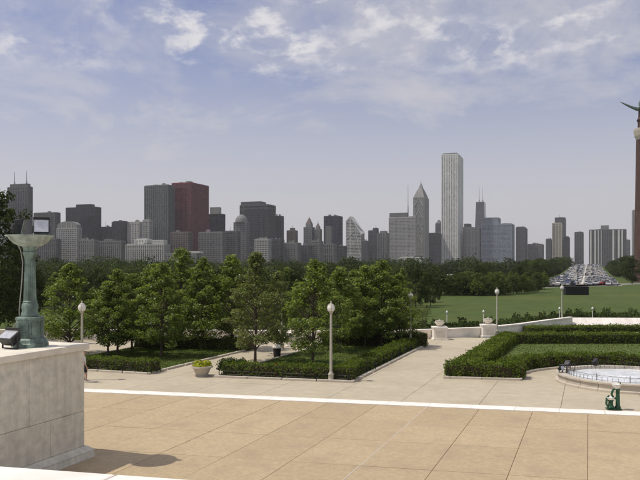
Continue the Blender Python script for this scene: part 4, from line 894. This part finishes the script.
# ornate pointed towers
for xl, xm, xr, ys, yp, lab_ in ((304, 311.5, 314.5, 227, 217.5, 'taller ornate stone tower with pointed crown'), (314.5, 319.5, 321.5, 229, 223, 'shorter ornate stone tower with pointed crown')):
    t, W, Lg = special('ornate_tower', lab_, xl, xm, xr, 1500); Z = lambda y: zat(y, 1500); h0 = Z(ys)
    MB().box(0, W, 0, Lg, 0, h0).build('window_wall', gl(g2), t); f = MB(); skin(f, 0, W, 0, Lg, 0, h0, 3.2, 1.3, 3.9, 1.0); f.build('facade_frame', fm(GRY), t)
    i = W * .15; MB().box(i, W - i, i, Lg - i, h0, (h0 * 2 + Z(yp)) / 3).build('setback', fm(GRY), t)
    MB().frustum([(i, i, (h0 * 2 + Z(yp)) / 3), (W - i, i, (h0 * 2 + Z(yp)) / 3), (W - i, Lg - i, (h0 * 2 + Z(yp)) / 3), (i, Lg - i, (h0 * 2 + Z(yp)) / 3)], [(W * .45, Lg * .45, Z(yp)), (W * .55, Lg * .45, Z(yp)), (W * .55, Lg * .55, Z(yp)), (W * .45, Lg * .55, Z(yp))]).build('pointed_crown', fm(BRN), t)
    MB().tube([(W / 2, Lg / 2, Z(yp) - 1), (W / 2, Lg / 2, Z(yp) + 5)], [.6, .2], 5).build('spire', fm(GRY), t)
# diamond roof tower
t, W, Lg = special('diamond_tower', 'pale tower with steep slanting diamond shaped roof', 346, 361, 364.5, 1850); Z = lambda y: zat(y, 1850)
zw, zp, ze, zb = Z(221.5), Z(216.5), Z(235), Z(232)
top = [(0, 0, zw), (W * .28, 0, zp), (W, 0, ze), (W, Lg, zb), (W * .28, Lg, zp), (0, Lg, zw)]; bot = [(x, y, 0) for x, y, z in top]
MB().frustum(bot, top).build('window_wall', gl((.16, .165, .17)), t); b = MB(); zz = 4
def zroof(fx): return zw + (zp - zw) * fx / .28 if fx < .28 else zp + (ze - zp) * (fx - .28) / .72
while zz < zp - 3:
    xa = 0 if zz < zw else W * .28 * (zz - zw) / (zp - zw); xb = W if zz < ze else W * (.28 + .72 * (zp - zz) / (zp - ze)); b.box(xa, xb, -.5, 0.05, zz - 1.6, zz)
    if zz < ze: b.box(W - .05, W + .5, 0, Lg, zz - 1.6, zz)
    zz += 3.9
b.build('floor_bands', fm(PAL), t); b = MB()
for k in (0, .28, 1): b.box(max(0, W * k - .8), min(W, W * k + .8), -.8, .05, 0, zroof(k))
b.tube([(0, -.4, Z(239)), (W * .62, -.4, zroof(.62) - 14), (W, -.4, Z(258))], .9, 4); b.build('edge_piers', fm(PAL), t)
mk2 = MB().frustum([(-.5, -.6, zw), (W * .28, -.6, zp), (W + .5, -.6, ze), (W + .5, -.6, ze + 1.4), (W * .28, -.6, zp + 1.6), (-.5, -.6, zw + 1.4)], [(-.5, Lg + .5, zw), (W * .28, Lg + .5, zp), (W + .5, Lg + .5, ze + 6), (W + .5, Lg + .5, ze + 7.4), (W * .28, Lg + .5, zp + 1.6), (-.5, Lg + .5, zw + 1.4)]); mk2.build('slanted_roof', fm(PAL), t)
# spired tower with chevron crown
t, W, Lg = special('spired_tower', 'grey tower with stepped chevron crown rising to a needle spire', 413.5, 424, 428.5, 2010); Z = lambda y: zat(y, 2010); h0 = Z(197)
MB().box(0, W, 0, Lg, 0, h0).build('window_wall', gl(g2), t); f = MB(); skin(f, 0, W, 0, Lg, 0, h0, 4.0, 1.5, 3.9, .8); f.build('facade_frame', fm(LGT), t)
b = MB(); q = [(0, 0), (W, 0), (W, Lg), (0, Lg)]; lv = [(0, 197), (.10, 193.5), (.20, 190.5), (.34, 187)]
for (i0, ya), (i1, yb) in zip(lv[:-1], lv[1:]): b.frustum([(W * i0, Lg * i0, Z(ya)), (W * (1 - i0), Lg * i0, Z(ya)), (W * (1 - i0), Lg * (1 - i0), Z(ya)), (W * i0, Lg * (1 - i0), Z(ya))], [(W * i1, Lg * i1, Z(yb)), (W * (1 - i1), Lg * i1, Z(yb)), (W * (1 - i1), Lg * (1 - i1), Z(yb)), (W * i1, Lg * (1 - i1), Z(yb))])
b.frustum([(W * .34, Lg * .34, Z(187)), (W * .66, Lg * .34, Z(187)), (W * .66, Lg * .66, Z(187)), (W * .34, Lg * .66, Z(187))], [(W * .48, Lg * .48, Z(181.5)), (W * .52, Lg * .48, Z(181.5)), (W * .52, Lg * .52, Z(181.5)), (W * .48, Lg * .52, Z(181.5))]).build('chevron_crown', fm(GRY), t)
MB().tube([(W / 2, Lg / 2, Z(183)), (W / 2, Lg / 2, Z(178))], [.7, .25], 5).build('needle', fm(GRY), t)
b = MB()
for k in range(4): b.tube([(W * (.08 + .03 * k), -1.0, Z(206 + 12 * k)), (W / 2, -1.0, Z(198 + 12 * k)), (W * (.92 - .03 * k), -1.0, Z(206 + 12 * k))], .8, 4)
b.build('chevrons', fm(PAL), t)
# tapering black tower with X braces and twin masts
t, W, Lg = special('tapering_tower', 'tapering black tower with twin masts behind the blue building', 475, 484.5, 487.5, 3600); Z = lambda y: zat(y, 3600); H = Z(201.5); W2, L2 = W * .80, Lg * .72
ox, oy = (W - W2) / 2, (Lg - L2) / 2
bs_ = [(-W * .12, -5, 0), (W * 1.12, -5, 0), (W * 1.12, Lg + 5, 0), (-W * .12, Lg + 5, 0)]; tp_ = [(ox, oy, H), (W - ox, oy, H), (W - ox, Lg - oy, H), (ox, Lg - oy, H)]
MB().frustum(bs_, tp_).build('window_wall', gl((.010, .013, .022)), t); b = MB()
ls = [0, .2, .4, .58, .75, .9, 1]; pt = lambda s, fx: Vector(bs_[0]).lerp(Vector(tp_[0]), s).lerp(Vector(bs_[1]).lerp(Vector(tp_[1]), s), fx) + Vector((0, -.8, 0))
for a, c in zip(ls[:-1], ls[1:]): b.tube([pt(a, 0), pt(c, 1)], 1.3, 4); b.tube([pt(a, 1), pt(c, 0)], 1.3, 4); b.tube([pt(a, 0), pt(a, 1)], 1.0, 4)
for k in range(2): b.tube([pt(0, k), pt(1, k)], 1.5, 4)
b.build('cross_braces', fm((.022, .024, .03)), t)
for fx in (.28, .72): MB().lathe([(4, H), (3.2, H + 14), (1.5, H + 15), (1.2, H + 50), (.5, Z(185))], 6, c=(ox + W2 * fx, Lg / 2, 0)).build('mast', fm((.35, .35, .36)), t)

# ------------------------------------------------------------------ walking person
def person(loc, rz):
    J = dict(pel=(0, 0, .93), wst=(.01, 0, 1.08), chs=(.02, 0, 1.28), nck=(.025, 0, 1.46), hd0=(.04, 0, 1.55), hd1=(.05, 0, 1.66), hd2=(.045, 0, 1.73))
    Rr = dict(pel=.145, wst=.125, chs=.15, nck=.058, hd0=.075, hd1=.10, hd2=.065)
    E = [('pel', 'wst'), ('wst', 'chs'), ('chs', 'nck'), ('nck', 'hd0'), ('hd0', 'hd1'), ('hd1', 'hd2')]
    for s, sw in ((1, .16), (-1, -.14)):
        k = 'l' if s > 0 else 'r'; J.update({k + 'hip': (0, s * .10, .90), k + 'kn': (sw * .75 + .03, s * .10, .49), k + 'an': (sw * 1.2 - .06, s * .10, .09 + (.05 if sw < 0 else 0)), k + 'to': (sw * 1.2 + .12, s * .11, .035)})
        Rr.update({k + 'hip': .105, k + 'kn': .062, k + 'an': .042, k + 'to': .032}); E += [('pel', k + 'hip'), (k + 'hip', k + 'kn'), (k + 'kn', k + 'an'), (k + 'an', k + 'to')]
        J.update({k + 'sh': (.02, s * .19, 1.39), k + 'el': (-sw * .7, s * .25, 1.12), k + 'wr': (-sw * .7 + .13, s * .24, .90), k + 'pm': (-sw * .7 + .16, s * .235, .83)}); Rr.update({k + 'sh': .062, k + 'el': .042, k + 'wr': .028, k + 'pm': .034})
        E += [('chs', k + 'sh'), (k + 'sh', k + 'el'), (k + 'el', k + 'wr'), (k + 'wr', k + 'pm')]
        p = Vector(J[k + 'pm'])
        for q, (dx, ln) in enumerate(((-.03, .07), (-.01, .085), (.012, .08), (.032, .062))):
            J[k + 'f%d' % q] = p + Vector((dx, 0, -.05)); J[k + 'g%d' % q] = p + Vector((dx + .012, -s * .012, -.05 - ln)); Rr[k + 'f%d' % q] = .010; Rr[k + 'g%d' % q] = .008; E += [(k + 'pm', k + 'f%d' % q), (k + 'f%d' % q, k + 'g%d' % q)]
        J[k + 'th'] = p + Vector((.055, -s * .02, -.015)); Rr[k + 'th'] = .010; E.append((k + 'pm', k + 'th'))
    ks = list(J); me = bpy.data.meshes.new('skeleton'); me.from_pydata([J[k] for k in ks], [(ks.index(a), ks.index(b)) for a, b in E], []); tmp = link('tmp', me)
    m_ = tmp.modifiers.new('skin', 'SKIN'); 
    for i, k in enumerate(ks): sv = me.skin_vertices[0].data[i]; sv.radius = (Rr[k], Rr[k] * (1.25 if k in ('chs', 'pel', 'wst') else 1)); sv.use_root = (k == 'pel')
    s_ = tmp.modifiers.new('sub', 'SUBSURF'); s_.levels = 2; s_.render_levels = 2
    dg = bpy.context.evaluated_depsgraph_get(); ev = tmp.evaluated_get(dg); bmh = bpy.data.meshes.new_from_object(ev); bpy.data.objects.remove(tmp)
    root = thing('person', 'person in white top and black shorts walking past the marble wall', 'person', loc, rz); bmh.name = 'body'; bmh.materials.clear(); bmh.materials.append(MT['skin'])
    for p in bmh.polygons: p.use_smooth = True; p.material_index = 0
    link('body', bmh, root)
    def cloth(name, cond, m__, th):
        vs_ = {}; v = []; f = []
        for p in bmh.polygons:
            if cond(p.center):
                ids = []
                for i in p.vertices:
                    if i not in vs_: vs_[i] = len(v); q = bmh.vertices[i]; v.append(q.co + q.normal * th)
                    ids.append(vs_[i])
                f.append(ids)
        me2 = bpy.data.meshes.new(name); me2.from_pydata(v, [], f); me2.materials.append(m__)
        for p in me2.polygons: p.use_smooth = True
        link(name, me2, root)
    cloth('shirt', lambda c: 0.98 < c.z < 1.46 and (abs(c.y) < .21 or c.z > 1.2), MT['shirt'], .016)
    cloth('shorts', lambda c: 0.56 < c.z < 1.02 and abs(c.y) < .185, MT['shorts'], .022)
    cloth('hair', lambda c: c.z > 1.60 and (c.x < .06 or c.z > 1.71), MT['hair'], .018)
    b = MB(); b.lathe([(.008, 0), (.016, .02), (.004, .05)], 6, c=(.155, 0, 1.62)); b.build('nose', MT['skin'], root)
    b = MB()
    for s in (-1, 1): b.lathe([(.004, -.01), (.011, 0), (.004, .01)], 6, c=(.135, s * .035, 1.66))
    b.build('eyes', MT['hair'], root)
    b = MB()
    for s, sw in ((1, .16), (-1, -.14)): b.box(sw * 1.2 - .12, sw * 1.2 + .17, s * .10 - .045, s * .10 + .045, .0 + (.0 if sw > 0 else .02), .07 + (.0 if sw > 0 else .03))
    b.build('shoes', MT['white'], root)
pp = P(83.2, 383.2); pp.z = .052
person(pp, HEAD + R_(8))

# ------------------------------------------------------------------ air
hz_m = bpy.data.materials.new('haze_air'); hz_m.use_nodes = True; t = hz_m.node_tree; t.nodes.clear()
o_ = t.nodes.new('ShaderNodeOutputMaterial'); v_ = t.nodes.new('ShaderNodeVolumePrincipled'); v_.inputs['Color'].default_value = (.97, .97, .98, 1); v_.inputs['Density'].default_value = 7.5e-5; v_.inputs['Anisotropy'].default_value = 0.2
t.links.new(v_.outputs[0], o_.inputs['Volume'])
MB().box(-7100, 7100, -1600, 9100, -1.0, 400).build('haze', hz_m, label='pale summer haze', cat='haze', kind='stuff')
